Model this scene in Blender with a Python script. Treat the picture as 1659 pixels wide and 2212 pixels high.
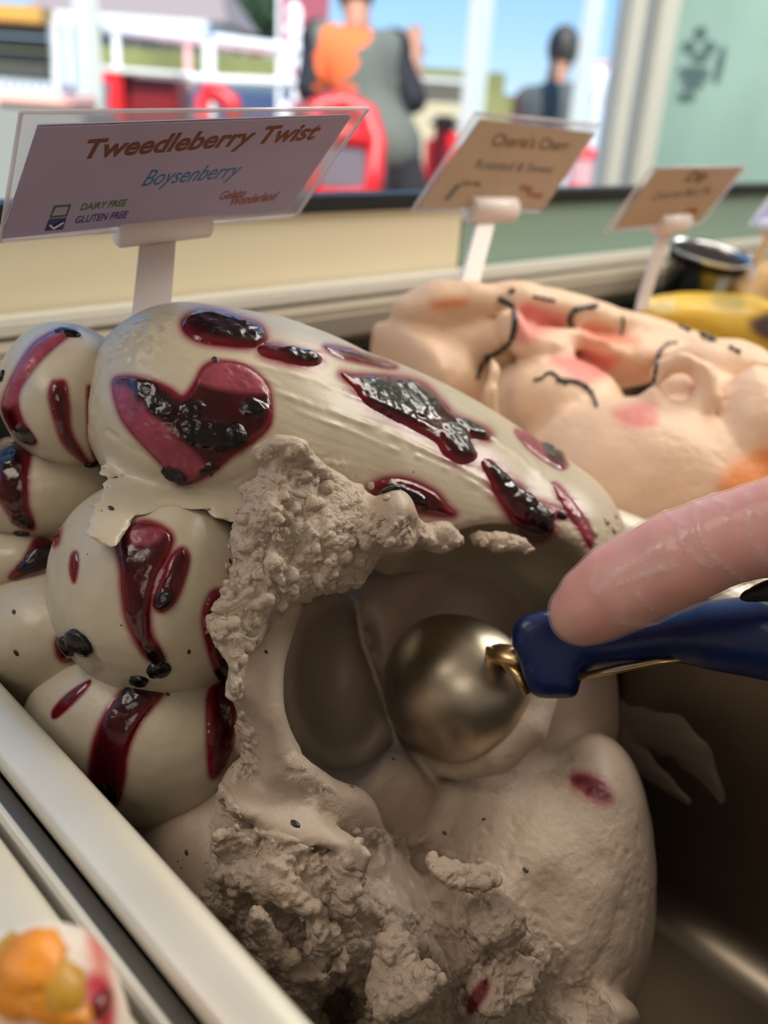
import bpy, bmesh, math, random
import numpy as np
from mathutils import Matrix, Vector
from mathutils.bvhtree import BVHTree
random.seed(4); RNG = np.random.RandomState(4)
for o in list(bpy.data.objects): bpy.data.objects.remove(o)
SC = bpy.context.scene; COL = SC.collection
# ------------------------------------------------------------------ camera, sky, lights, exposure
W, H, F = 1659., 2212., 2000.
CAM = np.array([0., 0., 1.2])
PITCH, ROLL, YAW = math.radians(24.2), math.radians(4.0), math.radians(45.0)
FB = np.array([math.sin(YAW)*math.cos(PITCH), math.cos(YAW)*math.cos(PITCH), -math.sin(PITCH)])
_r0 = np.array([math.cos(YAW), -math.sin(YAW), 0.]); _u0 = np.cross(_r0, FB)
RB = math.cos(ROLL)*_r0+math.sin(ROLL)*_u0; UB = np.cross(RB, FB)
cd = bpy.data.cameras.new('camera'); cam = bpy.data.objects.new('camera', cd); COL.objects.link(cam)
cd.sensor_fit = 'HORIZONTAL'; cd.sensor_width = 36.; cd.lens = F/W*36.
cd.clip_start = .005; cd.clip_end = 400.
cd.dof.use_dof = True; cd.dof.focus_distance = .214; cd.dof.aperture_fstop = cd.lens/3.1
M = Matrix.Identity(4)
for i in range(3):
    M[i][0] = RB[i]; M[i][1] = UB[i]; M[i][2] = -FB[i]; M[i][3] = CAM[i]
cam.matrix_world = M; SC.camera = cam
SC.cycles.max_bounces = 8; SC.cycles.diffuse_bounces = 3; SC.cycles.transparent_max_bounces = 16
SC.view_settings.view_transform = 'Standard'; SC.view_settings.look = 'None'
SC.view_settings.exposure = 0.30; SC.view_settings.gamma = 1.0; SC.view_settings.use_curve_mapping = False

wd = bpy.data.worlds.new('sky'); SC.world = wd; wd.use_nodes = True
nt = wd.node_tree; nt.nodes.clear()
_o = nt.nodes.new('ShaderNodeOutputWorld'); _b = nt.nodes.new('ShaderNodeBackground')
_tc = nt.nodes.new('ShaderNodeTexCoord'); _sp = nt.nodes.new('ShaderNodeSeparateXYZ'); _rp = nt.nodes.new('ShaderNodeValToRGB')
nt.links.new(_tc.outputs['Generated'], _sp.inputs[0]); nt.links.new(_sp.outputs['Z'], _rp.inputs[0])
el = _rp.color_ramp.elements
el[0].position = 0.0; el[0].color = (.60, .78, .92, 1)
el[1].position = .45; el[1].color = (.13, .36, .80, 1)
e = el.new(.06); e.color = (.42, .68, 1.0, 1)
e = el.new(.16); e.color = (.24, .50, .95, 1)
nt.links.new(_rp.outputs[0], _b.inputs[0]); _b.inputs[1].default_value = 1.1
nt.links.new(_b.outputs[0], _o.inputs[0])

def lamp(name, kind, loc, target, energy, color, size=None, size_y=None):
    l = bpy.data.lights.new(name, kind); l.energy = energy; l.color = color
    if kind == 'AREA':
        l.shape = 'RECTANGLE'; l.size = size; l.size_y = size_y or size
    o = bpy.data.objects.new(name, l); COL.objects.link(o); o.location = loc
    d = Vector(target)-Vector(loc); o.rotation_euler = d.to_track_quat('-Z', 'Y').to_euler()
    return o
sun = lamp('sun', 'SUN', (-4, -3.5, 8), (0, 1, 0), 6.0, (1., .95, .86)); sun.data.angle = .01
lamp('case_lamp', 'AREA', (.62, .17, 1.2+.40), (.22, .18, 1.1), 2.5, (1., .93, .82), .6, .14)
lamp('unseen_ceiling_lamp', 'AREA', (-.7, .45, 2.62), (.1, .15, 1.), 13., (1., .88, .74), .9, .9)
lamp('unseen_ceiling_lamp', 'AREA', (-1.1, -1.2, 2.62), (0, -.6, .9), 6., (1., .90, .78), .9, .9)  # added out of view behind the camera, for the highlight on the scoop ball
lamp('unseen_ceiling_lamp', 'AREA', (2.6, -.3, 2.62), (2.9, 1.0, 0.6), 70., (1., .95, .88), 1.2, 1.)  # added out of view to brighten the window wall and teal board

# ------------------------------------------------------------------ maths helpers
def P(px, py, d): return CAM+(FB+(px-W/2)/F*RB-(py-H/2)/F*UB)*d
def project(p):
    q = p-CAM; d = q@FB; return np.stack([W/2+F*(q@RB)/d, H/2-F*(q@UB)/d], 1), d
def Pz(px, py, ax, val):                         # where the sight line meets a plane of the world
    r = P(px, py, 1.)-CAM; return CAM+r*((val-CAM[ax])/r[ax])
_r = np.random.RandomState(7); _PT = _r.permutation(256).astype(np.int32); _PT = np.concatenate([_PT]*3)
_G = _r.normal(size=(256, 3)); _G /= np.linalg.norm(_G, axis=1)[:, None]; _G = _G.astype(np.float32)
def perlin(p):
    p = np.asarray(p, np.float32); i = np.floor(p).astype(np.int32); fr = p-i; i &= 255
    u = fr*fr*fr*(fr*(fr*6-15)+10); out = 0
    for dx in (0, 1):
        wx = u[:, 0] if dx else 1-u[:, 0]
        for dy in (0, 1):
            wy = u[:, 1] if dy else 1-u[:, 1]
            for dz in (0, 1):
                wz = u[:, 2] if dz else 1-u[:, 2]
                g = _G[_PT[_PT[_PT[(i[:, 0]+dx) & 255]+((i[:, 1]+dy) & 255)]+((i[:, 2]+dz) & 255)]]
                out = out+wx*wy*wz*(g[:, 0]*(fr[:, 0]-dx)+g[:, 1]*(fr[:, 1]-dy)+g[:, 2]*(fr[:, 2]-dz))
    return out*1.5
def fbm(p, o=3, g=.5, ridge=False):
    s = 0; a = 1.; t = 0
    for k in range(o):
        n = perlin(p*2**k+17.3*k)
        if ridge: n = 1-2*np.abs(n)
        s = s+a*n; t += a; a *= g
    return s/t
def worley(p):                                   # distance to the nearest feature point
    p = np.asarray(p, np.float32); i = np.floor(p).astype(np.int32); fr = p-i; best = np.full(len(p), 9., np.float32)
    J = (_G+1)*.5
    for dx in (-1, 0, 1):
        for dy in (-1, 0, 1):
            for dz in (-1, 0, 1):
                h = _PT[_PT[_PT[(i[:, 0]+dx) & 255]+((i[:, 1]+dy) & 255)]+((i[:, 2]+dz) & 255)]
                v = J[h]+np.array([dx, dy, dz], np.float32)-fr
                best = np.minimum(best, (v*v).sum(1))
    return np.sqrt(best)
def sstep(a, b, x): t = np.clip((x-a)/(b-a), 0, 1); return t*t*(3-2*t)
def curve2(pts, n=6, closed=True):               # Catmull-Rom through 2-D points
    p = np.array(pts, float); m = len(p); out = []
    for i in range(m if closed else m-1):
        a, b, c, d = (p[(i-1) % m], p[i], p[(i+1) % m], p[(i+2) % m]) if closed else (p[max(i-1, 0)], p[i], p[i+1], p[min(i+2, m-1)])
        for k in range(n):
            t = k/n; out.append(.5*((2*b)+(c-a)*t+(2*a-5*b+4*c-d)*t*t+(3*b-a-3*c+d)*t**3))
    if not closed: out.append(p[-1])
    return np.array(out)
def polysd(q, poly):                             # signed distance to a polygon, inside positive
    Q0 = np.asarray(q); lo, hi = poly.min(0), poly.max(0); far = np.maximum(np.maximum(lo-Q0, Q0-hi), 0).max(1); near = far < 60
    res = -far-1.
    if not near.any(): return res
    q = Q0[near].astype(np.float32); poly = poly.astype(np.float32); d = np.full(len(q), 1e18, np.float32); ins = np.zeros(len(q), bool); m = len(poly)
    for i in range(m):
        a, b = poly[i-1], poly[i]; e = b-a; w = q-a
        h = np.clip((w@e)/max(e@e, 1e-9), 0, 1); v = w-h[:, None]*e; d = np.minimum(d, (v*v).sum(1))
        if a[1] != b[1]:
            c = ((a[1] > q[:, 1]) != (b[1] > q[:, 1])) & (q[:, 0] < (b[0]-a[0])*(q[:, 1]-a[1])/(b[1]-a[1])+a[0]); ins ^= c
    d = np.sqrt(d); res[near] = np.where(ins, d, -d); return res
def linesd(q, pts):
    d = np.full(len(q), 1e18)
    for a, b in zip(pts[:-1], pts[1:]):
        e = b-a; w = q-a; h = np.clip((w@e)/max(e@e, 1e-9), 0, 1); v = w-h[:, None]*e; d = np.minimum(d, (v*v).sum(1))
    return np.sqrt(d)

# ------------------------------------------------------------------ implicit shapes
class E:                                         # ellipsoid: where, how large, turned
    def __init__(s, px, py, d, rx, ry, rz, ang=0, tx=0, ty=0):
        s.c = P(px, py, d); a = math.radians(ang); v = s.c-CAM; v = v/np.linalg.norm(v)
        r = np.cross(v, UB); r /= np.linalg.norm(r); u = np.cross(r, v)
        ax = math.cos(a)*r-math.sin(a)*u; ay = math.sin(a)*r+math.cos(a)*u; az = v
        if tx: t = math.radians(tx); ax, az = math.cos(t)*ax+math.sin(t)*az, -math.sin(t)*ax+math.cos(t)*az
        if ty: t = math.radians(ty); ay, az = math.cos(t)*ay+math.sin(t)*az, -math.sin(t)*ay+math.cos(t)*az
        s.M = np.array([ax, ay, az]); k = d/F; s.r = np.array([rx*k, ry*k, rz])
    def __call__(s, p):
        a = ((p-s.c)@s.M.T)/s.r
        k0 = np.sqrt((a*a).sum(1))+1e-9; b = a/s.r; k1 = np.sqrt((b*b).sum(1))+1e-6
        return k0*(k0-1)/k1
class Cw:                                        # tapered chain through world points
    def __init__(s, pts, rad): s.p = [np.array(q, float) for q in pts]; s.r = rad
    def __call__(s, p):
        out = None
        for a, b, ra, rb in zip(s.p[:-1], s.p[1:], s.r[:-1], s.r[1:]):
            ba = b-a; h = np.clip(((p-a)@ba)/(ba@ba), 0, 1)
            d = np.linalg.norm(p-a-h[:, None]*ba, axis=1)-(ra+(rb-ra)*h)
            out = d if out is None else np.minimum(out, d)
        return out
def Ch(pts): return Cw([P(*q[:3]) for q in pts], [q[3]*q[2]/F for q in pts])
class Sheet:                                     # an irregular slab: outline, depth plane, thickness, rounding
    def __init__(s, poly, d0, gx, gy, th, rnd, x0=None, y0=None):
        s.poly = curve2(poly, 3); c = s.poly.mean(0); s.c = c; s.d0 = d0; s.gx = gx; s.gy = gy; s.th = th; s.rnd = rnd
    def __call__(s, p):
        q, d = project(p); a = -polysd(q, s.poly)*s.d0/F+s.rnd
        b = np.abs(d-(s.d0+s.gx*(q[:, 0]-s.c[0])+s.gy*(q[:, 1]-s.c[1])))-s.th+s.rnd
        return np.sqrt(np.maximum(a, 0)**2+np.maximum(b, 0)**2)+np.minimum(np.maximum(a, b), 0)-s.rnd
class Bx:
    def __init__(s, lo, hi, r=.005):
        s.c = (np.array(lo)+np.array(hi))/2; s.h = (np.array(hi)-np.array(lo))/2-r; s.r = r
    def __call__(s, p):
        q = np.abs(p-s.c)-s.h; return np.linalg.norm(np.maximum(q, 0), axis=1)+np.minimum(q.max(1), 0)-s.r
def smin(a, b, k): h = np.clip(k-np.abs(a-b), 0, None)/k; return np.minimum(a, b)-h*h*k*.25
def smax(a, b, k): return -smin(-a, -b, k)
def U(k, *fs):
    def g(p):
        o = fs[0](p)
        for q in fs[1:]: o = smin(o, q(p), k)
        return o
    return g
def S(k, a, *bs):
    def g(p):
        o = a(p)
        for b in bs: o = smax(o, -b(p), k)
        return o
    return g
def Isec(k, a, b): return lambda p: smax(a(p), b(p), k)
def rough(fn, *layers):                          # layers: amplitude, scale, seed, ridged, mask
    def g(p):
        d = fn(p); m = np.abs(d) < .005
        if m.any():
            q = p[m]; n = 0
            for amp, sc, seed, rd, mask in layers:
                v = amp*fbm(q/sc+seed, 2, .5, rd)
                if mask is not None: v = v*mask(q)
                n = n+v
            d = d.copy(); d[m] += n
        return d
    return g
def mesher(fn, lo, hi, vox):                     # sparse sampling and surface nets
    lo = np.array(lo, float); hi = np.array(hi, float); nb = np.ceil((hi-lo)/(4*vox)).astype(int)
    ax = [lo[k]+(np.arange(nb[k])+.5)*4*vox for k in range(3)]
    C = np.stack(np.meshgrid(*ax, indexing='ij'), -1).reshape(-1, 3)
    d = np.concatenate([fn(c) for c in np.array_split(C, max(1, len(C)//400000))]).reshape(nb)
    near = np.abs(d) < 5.5*vox
    G = np.where(d < 0, -1., 1.).astype(np.float32)
    for k in range(3): G = np.repeat(G, 4, k)
    mk = near
    for k in range(3): mk = np.repeat(mk, 4, k)
    idx = np.argwhere(mk); pts = lo+(idx+.5)*vox
    v = np.concatenate([fn(c) for c in np.array_split(pts, max(1, len(pts)//400000))])
    G[idx[:, 0], idx[:, 1], idx[:, 2]] = v
    for k in range(3):
        sl = [slice(None)]*3
        for e in (0, -1): sl[k] = e; G[tuple(sl)] = np.maximum(G[tuple(sl)], vox*.5)
    s = G < 0
    n = np.array(s.shape)-1; cnt = np.zeros(n, np.int8)
    cor = [(a, b, c) for a in (0, 1) for b in (0, 1) for c in (0, 1)]
    for a, b, c in cor: cnt += s[a:a+n[0], b:b+n[1], c:c+n[2]]
    cell = np.argwhere((cnt > 0) & (cnt < 8)); ids = np.full(n, -1, np.int32); ids[cell[:, 0], cell[:, 1], cell[:, 2]] = np.arange(len(cell))
    val = [G[cell[:, 0]+a, cell[:, 1]+b, cell[:, 2]+c] for a, b, c in cor]
    acc = np.zeros((len(cell), 3)); num = np.zeros(len(cell))
    for i in range(8):
        for j in range(i+1, 8):
            if sum(abs(cor[i][k]-cor[j][k]) for k in range(3)) != 1: continue
            m = (val[i] < 0) != (val[j] < 0); t = val[i]/(val[i]-val[j]+1e-20)
            q = np.array(cor[i])+t[:, None]*(np.array(cor[j])-np.array(cor[i])); acc[m] += q[m]; num[m] += 1
    V = lo+(cell+acc/num[:, None]+.5)*vox
    Q = []
    for k in range(3):
        a = [slice(None)]*3; b = [slice(None)]*3; a[k] = slice(0, -1); b[k] = slice(1, None)
        e = np.argwhere(s[tuple(a)] != s[tuple(b)]); o1, o2 = (k+1) % 3, (k+2) % 3
        e = e[(e[:, o1] > 0) & (e[:, o2] > 0) & (e[:, o1] < n[o1]) & (e[:, o2] < n[o2])]
        flip = s[e[:, 0], e[:, 1], e[:, 2]]
        def cid(d1, d2):
            c = e.copy(); c[:, o1] -= d1; c[:, o2] -= d2; return ids[c[:, 0], c[:, 1], c[:, 2]]
        q = np.stack([cid(1, 1), cid(0, 1), cid(0, 0), cid(1, 0)], 1); q[~flip] = q[~flip][:, ::-1]; Q.append(q)
    return V, np.concatenate(Q)

# ------------------------------------------------------------------ objects
def new_mesh(name, V, Q, smooth=True):
    me = bpy.data.meshes.new(name); V = np.asarray(V, np.float32)
    if isinstance(Q, np.ndarray) and Q.ndim == 2:
        k = Q.shape[1]; me.vertices.add(len(V)); me.vertices.foreach_set('co', V.ravel())
        me.loops.add(Q.size); me.loops.foreach_set('vertex_index', Q.ravel().astype(np.int32))
        me.polygons.add(len(Q)); me.polygons.foreach_set('loop_start', (np.arange(len(Q))*k).astype(np.int32))
        me.update(calc_edges=True)
    else:
        me.from_pydata([tuple(v) for v in V], [], [tuple(f) for f in Q]); me.update()
    if smooth: me.polygons.foreach_set('use_smooth', np.ones(len(me.polygons), bool))
    return me
def root_loc(p):
    v = Vector((0, 0, 0))
    while p is not None: v += p.location; p = p.parent
    return v
def link(name, me, mat, parent=None):
    o = bpy.data.objects.new(name, me); COL.objects.link(o)
    if mat is not None and not me.materials: me.materials.append(mat)
    if parent is not None:
        o.parent = parent; v = root_loc(parent)
        if v.length: o.data.transform(Matrix.Translation(-v))
    return o
def tag(o, label=None, cat=None, group=None, kind=None):
    if label: o['label'] = label
    if cat: o['category'] = cat
    if group: o['group'] = group
    if kind: o['kind'] = kind
    return o
def thing(name, loc, label, cat, group=None):
    o = bpy.data.objects.new(name, None); COL.objects.link(o); o.location = tuple(loc); o.empty_display_size = .01
    return tag(o, label, cat, group)
def coords(me): a = np.empty(len(me.vertices)*3, np.float32); me.vertices.foreach_get('co', a); return a.reshape(-1, 3).astype(float)
def normals(me): a = np.empty(len(me.vertices)*3, np.float32); me.vertex_normals.foreach_get('vector', a); return a.reshape(-1, 3).astype(float)
def setco(me, V): me.vertices.foreach_set('co', np.asarray(V, np.float32).ravel()); me.update()
def setcol(me, name, c):
    a = me.attributes.new(name, 'FLOAT_COLOR', 'POINT'); c = np.asarray(c, np.float32)
    if c.shape[1] == 3: c = np.concatenate([c, np.ones((len(c), 1), np.float32)], 1)
    a.data.foreach_set('color', c.ravel())
def setval(me, name, v): a = me.attributes.new(name, 'FLOAT', 'POINT'); a.data.foreach_set('value', np.asarray(v, np.float32))
def refine(V, Q):                                # one Catmull-Clark step on a closed quad mesh
    n = len(V); Fp = V[Q].mean(1); E0 = np.concatenate([np.stack([Q[:, k], Q[:, (k+1) % 4]], 1) for k in range(4)])
    key = np.sort(E0, 1).astype(np.int64); key = key[:, 0]*n+key[:, 1]; uk, inv = np.unique(key, return_inverse=True); a, b = uk//n, uk % n; fid = np.tile(np.arange(len(Q)), 4)
    def acc(idx, v, m): return np.stack([np.bincount(idx, v[:, k], m) for k in range(3)], 1)
    ne = len(uk); cn = np.bincount(inv, minlength=ne)[:, None]; ef = acc(inv, Fp[fid], ne)/cn; em = (V[a]+V[b])/2; Ep = (em+ef)/2
    val = np.bincount(Q.ravel(), minlength=n)[:, None]; vf = acc(Q.ravel(), np.repeat(Fp, 4, 0), n)/np.maximum(val, 1)
    ve = (acc(a, em, n)+acc(b, em, n))/np.maximum(np.bincount(a, minlength=n)+np.bincount(b, minlength=n), 1)[:, None]
    Vn = (vf+2*ve+(val-3)*V)/np.maximum(val, 1); m = len(Q); ei = inv.reshape(4, m).T+n; fi = np.arange(m)+n+ne
    return np.concatenate([Vn, Ep, Fp]), np.concatenate([np.stack([Q[:, k], ei[:, k], fi, ei[:, (k+3) % 4]], 1) for k in range(4)])
def implicit(name, fn, lo, hi, vox, sub=0):
    V, Q = mesher(fn, lo, hi, vox)
    for _ in range(sub): V, Q = refine(V, Q)
    return new_mesh(name, V, Q)
def box(name, lo, hi, mat, parent=None, bev=.0, rot=None):
    bm = bmesh.new(); bmesh.ops.create_cube(bm, size=1); lo = Vector(lo); hi = Vector(hi)
    for v in bm.verts: v.co = Vector(((lo[i]+hi[i])/2+v.co[i]*(hi[i]-lo[i])) for i in range(3))
    if bev: bmesh.ops.bevel(bm, geom=bm.edges[:], offset=bev, segments=2, affect='EDGES')
    me = bpy.data.meshes.new(name); bm.to_mesh(me); bm.free()
    if rot is not None: me.transform(rot)
    return link(name, me, mat, parent)
def slab4(name, a, b, c, d, n, th, mat, parent=None):          # a quad with thickness th along n
    n = np.array(n)*th; V = [a, b, c, d, a+n, b+n, c+n, d+n]
    return link(name, new_mesh(name, V, [(0, 3, 2, 1), (4, 5, 6, 7), (0, 1, 5, 4), (1, 2, 6, 5), (2, 3, 7, 6), (3, 0, 4, 7)], False), mat, parent)
def tube(name, pts, rad, mat, parent=None, seg=10, flat=1.):
    pts = [np.array(p, float) for p in pts]; n = len(pts); V = []; Q = []; rad = rad if hasattr(rad, '__len__') else [rad]*n
    up = np.array([.13, .21, .97])
    for i, p in enumerate(pts):
        t = pts[min(i+1, n-1)]-pts[max(i-1, 0)]; t = t/(np.linalg.norm(t)+1e-12)
        a = np.cross(t, up); a /= np.linalg.norm(a)+1e-12; b = np.cross(a, t)
        for k in range(seg):
            w = 2*math.pi*k/seg; V.append(p+rad[i]*(math.cos(w)*a+flat*math.sin(w)*b))
    for i in range(n-1):
        for k in range(seg): Q.append((i*seg+k, i*seg+(k+1) % seg, (i+1)*seg+(k+1) % seg, (i+1)*seg+k))
    V.append(pts[0]); V.append(pts[-1]); m = len(V)
    for k in range(seg): Q.append((m-2, (k+1) % seg, k)); Q.append((m-1, (n-1)*seg+k, (n-1)*seg+(k+1) % seg))
    return link(name, new_mesh(name, V, Q), mat, parent)
def lathe(name, c, axis, prof, mat, parent=None, seg=32):       # profile of (radius, height) pairs along axis
    axis = np.array(axis, float); axis /= np.linalg.norm(axis); a = np.cross(axis, [.3, .1, .9]); a /= np.linalg.norm(a); b = np.cross(axis, a); V = []; Q = []
    for r, h in prof:
        for k in range(seg):
            w = 2*math.pi*k/seg; V.append(np.array(c)+axis*h+r*(math.cos(w)*a+math.sin(w)*b))
    for i in range(len(prof)-1):
        for k in range(seg): Q.append((i*seg+k, i*seg+(k+1) % seg, (i+1)*seg+(k+1) % seg, (i+1)*seg+k))
    return link(name, new_mesh(name, V, Q), mat, parent)

# ------------------------------------------------------------------ materials
def lin(r, g, b): return tuple(((c/255+.055)/1.055)**2.4 if c > 10 else c/255/12.92 for c in (r, g, b))
def mat(name, col=(.8, .8, .8), rough=.5, metal=0., attr=None, coat=0., sss=0., sssr=(.004, .003, .002), bump=(), var=None, specks=None, spec=.5, emit=None, rattr=None, battr=None, crough=.05):
    m = bpy.data.materials.new(name); m.use_nodes = True; t = m.node_tree; b = t.nodes['Principled BSDF']; L = t.links.new; N = t.nodes.new
    b.inputs['Base Color'].default_value = (*col, 1); b.inputs['Roughness'].default_value = rough; b.inputs['Metallic'].default_value = metal
    b.inputs['Coat Weight'].default_value = coat; b.inputs['Coat Roughness'].default_value = crough; b.inputs['Specular IOR Level'].default_value = spec
    if sss: b.inputs['Subsurface Weight'].default_value = sss; b.inputs['Subsurface Radius'].default_value = sssr; b.inputs['Subsurface Scale'].default_value = 1.
    if emit: b.inputs['Emission Color'].default_value = (*emit[0], 1); b.inputs['Emission Strength'].default_value = emit[1]
    tc = N('ShaderNodeTexCoord'); out = None
    if attr: a = N('ShaderNodeAttribute'); a.attribute_name = attr; out = a.outputs['Color']
    if var:                                       # (scale, amount): a light change of tone
        n = N('ShaderNodeTexNoise'); n.inputs['Scale'].default_value = var[0]; n.inputs['Detail'].default_value = 4; L(tc.outputs['Object'], n.inputs['Vector'])
        r = N('ShaderNodeMapRange'); r.inputs['From Min'].default_value = .3; r.inputs['From Max'].default_value = .7; r.inputs['To Min'].default_value = 1-var[1]; r.inputs['To Max'].default_value = 1+var[1]*.6; L(n.outputs['Fac'], r.inputs['Value'])
        x = N('ShaderNodeMix'); x.data_type = 'RGBA'; x.blend_type = 'MULTIPLY'; x.inputs['Factor'].default_value = 1.
        if out is not None: L(out, x.inputs['A'])
        else: x.inputs['A'].default_value = (*col, 1)
        L(r.outputs[0], x.inputs['B']); out = x.outputs['Result']
    if specks:                                    # (scale, size, colour): seeds and flecks
        v = N('ShaderNodeTexVoronoi'); v.inputs['Scale'].default_value = specks[0]; L(tc.outputs['Object'], v.inputs['Vector'])
        c = N('ShaderNodeMath'); c.operation = 'LESS_THAN'; L(v.outputs['Distance'], c.inputs[0]); c.inputs[1].default_value = specks[1]
        w = N('ShaderNodeSeparateColor'); L(v.outputs['Color'], w.inputs[0]); g = N('ShaderNodeMath'); g.operation = 'LESS_THAN'; L(w.outputs[0], g.inputs[0]); g.inputs[1].default_value = specks[3]
        k = N('ShaderNodeMath'); k.operation = 'MULTIPLY'; L(c.outputs[0], k.inputs[0]); L(g.outputs[0], k.inputs[1])
        x = N('ShaderNodeMix'); x.data_type = 'RGBA'; L(k.outputs[0], x.inputs['Factor'])
        if out is not None: L(out, x.inputs['A'])
        else: x.inputs['A'].default_value = (*col, 1)
        x.inputs['B'].default_value = (*specks[2], 1); out = x.outputs['Result']
    if out is not None: L(out, b.inputs['Base Color'])
    if rattr: a = N('ShaderNodeAttribute'); a.attribute_name = rattr; L(a.outputs['Fac'], b.inputs['Roughness'])
    prev = None
    for sc, st, ds in bump:                       # (scale, strength, distance)
        n = N('ShaderNodeTexNoise'); n.inputs['Scale'].default_value = sc; n.inputs['Detail'].default_value = 5; L(tc.outputs['Object'], n.inputs['Vector'])
        u = N('ShaderNodeBump'); u.inputs['Strength'].default_value = st; u.inputs['Distance'].default_value = ds; L(n.outputs['Fac'], u.inputs['Height'])
        if battr: a = N('ShaderNodeAttribute'); a.attribute_name = battr; y = N('ShaderNodeMath'); y.operation = 'MULTIPLY'; L(a.outputs['Fac'], y.inputs[0]); y.inputs[1].default_value = st; L(y.outputs[0], u.inputs['Strength'])
        if prev is not None: L(prev, u.inputs['Normal'])
        prev = u.outputs['Normal']
    if prev is not None: L(prev, b.inputs['Normal'])
    return m
def clear(name, col, alpha, rough=.05, spec=.5, attr=None):    # a thin clear sheet: straight-through light, gloss and a little body colour
    m = bpy.data.materials.new(name); m.use_nodes = True; t = m.node_tree; b = t.nodes['Principled BSDF']; L = t.links.new
    b.inputs['Base Color'].default_value = (*col, 1); b.inputs['Roughness'].default_value = rough; b.inputs['Specular IOR Level'].default_value = spec
    tr = t.nodes.new('ShaderNodeBsdfTransparent'); mx = t.nodes.new('ShaderNodeMixShader'); fr = t.nodes.new('ShaderNodeLayerWeight'); fr.inputs[0].default_value = .25
    pw_ = t.nodes.new('ShaderNodeMath'); pw_.operation = 'POWER'; L(fr.outputs['Facing'], pw_.inputs[0]); pw_.inputs[1].default_value = 3.
    ad = t.nodes.new('ShaderNodeMath'); ad.operation = 'MULTIPLY_ADD'; L(pw_.outputs[0], ad.inputs[0]); ad.inputs[1].default_value = .4; ad.inputs[2].default_value = alpha; ad.use_clamp = True; src = ad.outputs[0]
    if attr:
        a = t.nodes.new('ShaderNodeAttribute'); a.attribute_name = attr; a2 = t.nodes.new('ShaderNodeMath'); a2.use_clamp = True; L(src, a2.inputs[0]); L(a.outputs['Fac'], a2.inputs[1]); src = a2.outputs[0]
    L(src, mx.inputs[0]); L(tr.outputs[0], mx.inputs[1]); L(b.outputs[0], mx.inputs[2]); L(mx.outputs[0], t.nodes['Material Output'].inputs[0])
    return m
GEL = lin(190, 178, 156); TORN = lin(186, 167, 149); PINK = lin(166, 70, 88); RED = lin(98, 10, 26); DARK = lin(22, 5, 9)
m_gel = mat('gelato', GEL, .42, attr='Col', sss=.12, bump=((700, .45, .0010), (1900, .55, .0006), (4200, .4, .0003)), var=(160, .06), rattr='Rgh', battr='Bmp', specks=(420, .10, lin(45, 40, 42), .035))
m_sauce = mat('boysenberry_sauce', RED, .12, attr='Col', coat=.15, bump=((300, .10, .0010), (1600, .12, .0003)), rattr='Rgh', spec=.4)
m_berry = mat('boysenberry', lin(14, 5, 8), .12, coat=.12, bump=((600, .5, .0010), (2200, .25, .0003)), var=(300, .5), spec=.4)
m_steel = mat('brushed_steel', lin(226, 219, 202), .48, .40, bump=((40, .05, .001),), var=(25, .07))
m_dsteel = mat('pan_steel', lin(128, 118, 106), .36, 1., bump=((60, .06, .001),), var=(30, .1))
m_white = mat('white_plastic', lin(245, 230, 224), .38, sss=.1)
m_blue = mat('blue_plastic', lin(7, 31, 82), .36, bump=((900, .06, .0004),))
m_black = mat('black_rubber', lin(16, 16, 17), .5)
m_cream = mat('cream_laminate', lin(250, 238, 206), .35)
m_tealreflect = mat('teal_reflection_laminate', lin(150, 178, 164), .35)  # green reflection on the cream panel, put into the base colour
m_rail = mat('white_enamel', lin(225, 222, 214), .3)
m_ledge = mat('beige_ledge', lin(176, 166, 150), .4)
m_wall = mat('cream_wall', lin(222, 210, 188), .7)
m_ceil = mat('ceiling_paint', lin(235, 226, 208), .7)
m_floor = mat('shop_floor', lin(120, 108, 96), .5, var=(3, .15))
m_pave = mat('paving', lin(176, 168, 158), .8, var=(2, .12))
def pane_mat(name):
    m = bpy.data.materials.new(name); m.use_nodes = True; t = m.node_tree; t.nodes.remove(t.nodes['Principled BSDF']); L = t.links.new
    tr = t.nodes.new('ShaderNodeBsdfTransparent'); gl = t.nodes.new('ShaderNodeBsdfGlossy'); gl.inputs['Roughness'].default_value = .02; mx = t.nodes.new('ShaderNodeMixShader'); fr = t.nodes.new('ShaderNodeFresnel'); fr.inputs[0].default_value = 1.3
    tr.inputs[0].default_value = (.97, .985, .98, 1); k = t.nodes.new('ShaderNodeMath'); k.operation = 'MULTIPLY'; L(fr.outputs[0], k.inputs[0]); k.inputs[1].default_value = .7
    ge = t.nodes.new('ShaderNodeNewGeometry'); fb = t.nodes.new('ShaderNodeMath'); fb.operation = 'SUBTRACT'; fb.inputs[0].default_value = 1.; L(ge.outputs['Backfacing'], fb.inputs[1]); k2 = t.nodes.new('ShaderNodeMath'); k2.operation = 'MULTIPLY'; L(k.outputs[0], k2.inputs[0]); L(fb.outputs[0], k2.inputs[1])
    L(k2.outputs[0], mx.inputs[0]); L(tr.outputs[0], mx.inputs[1]); L(gl.outputs[0], mx.inputs[2]); L(mx.outputs[0], t.nodes['Material Output'].inputs[0]); return m
m_glass = pane_mat('clear_glass')
m_plastic = clear('card_sleeve', lin(236, 228, 234), .26, .08)

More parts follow.
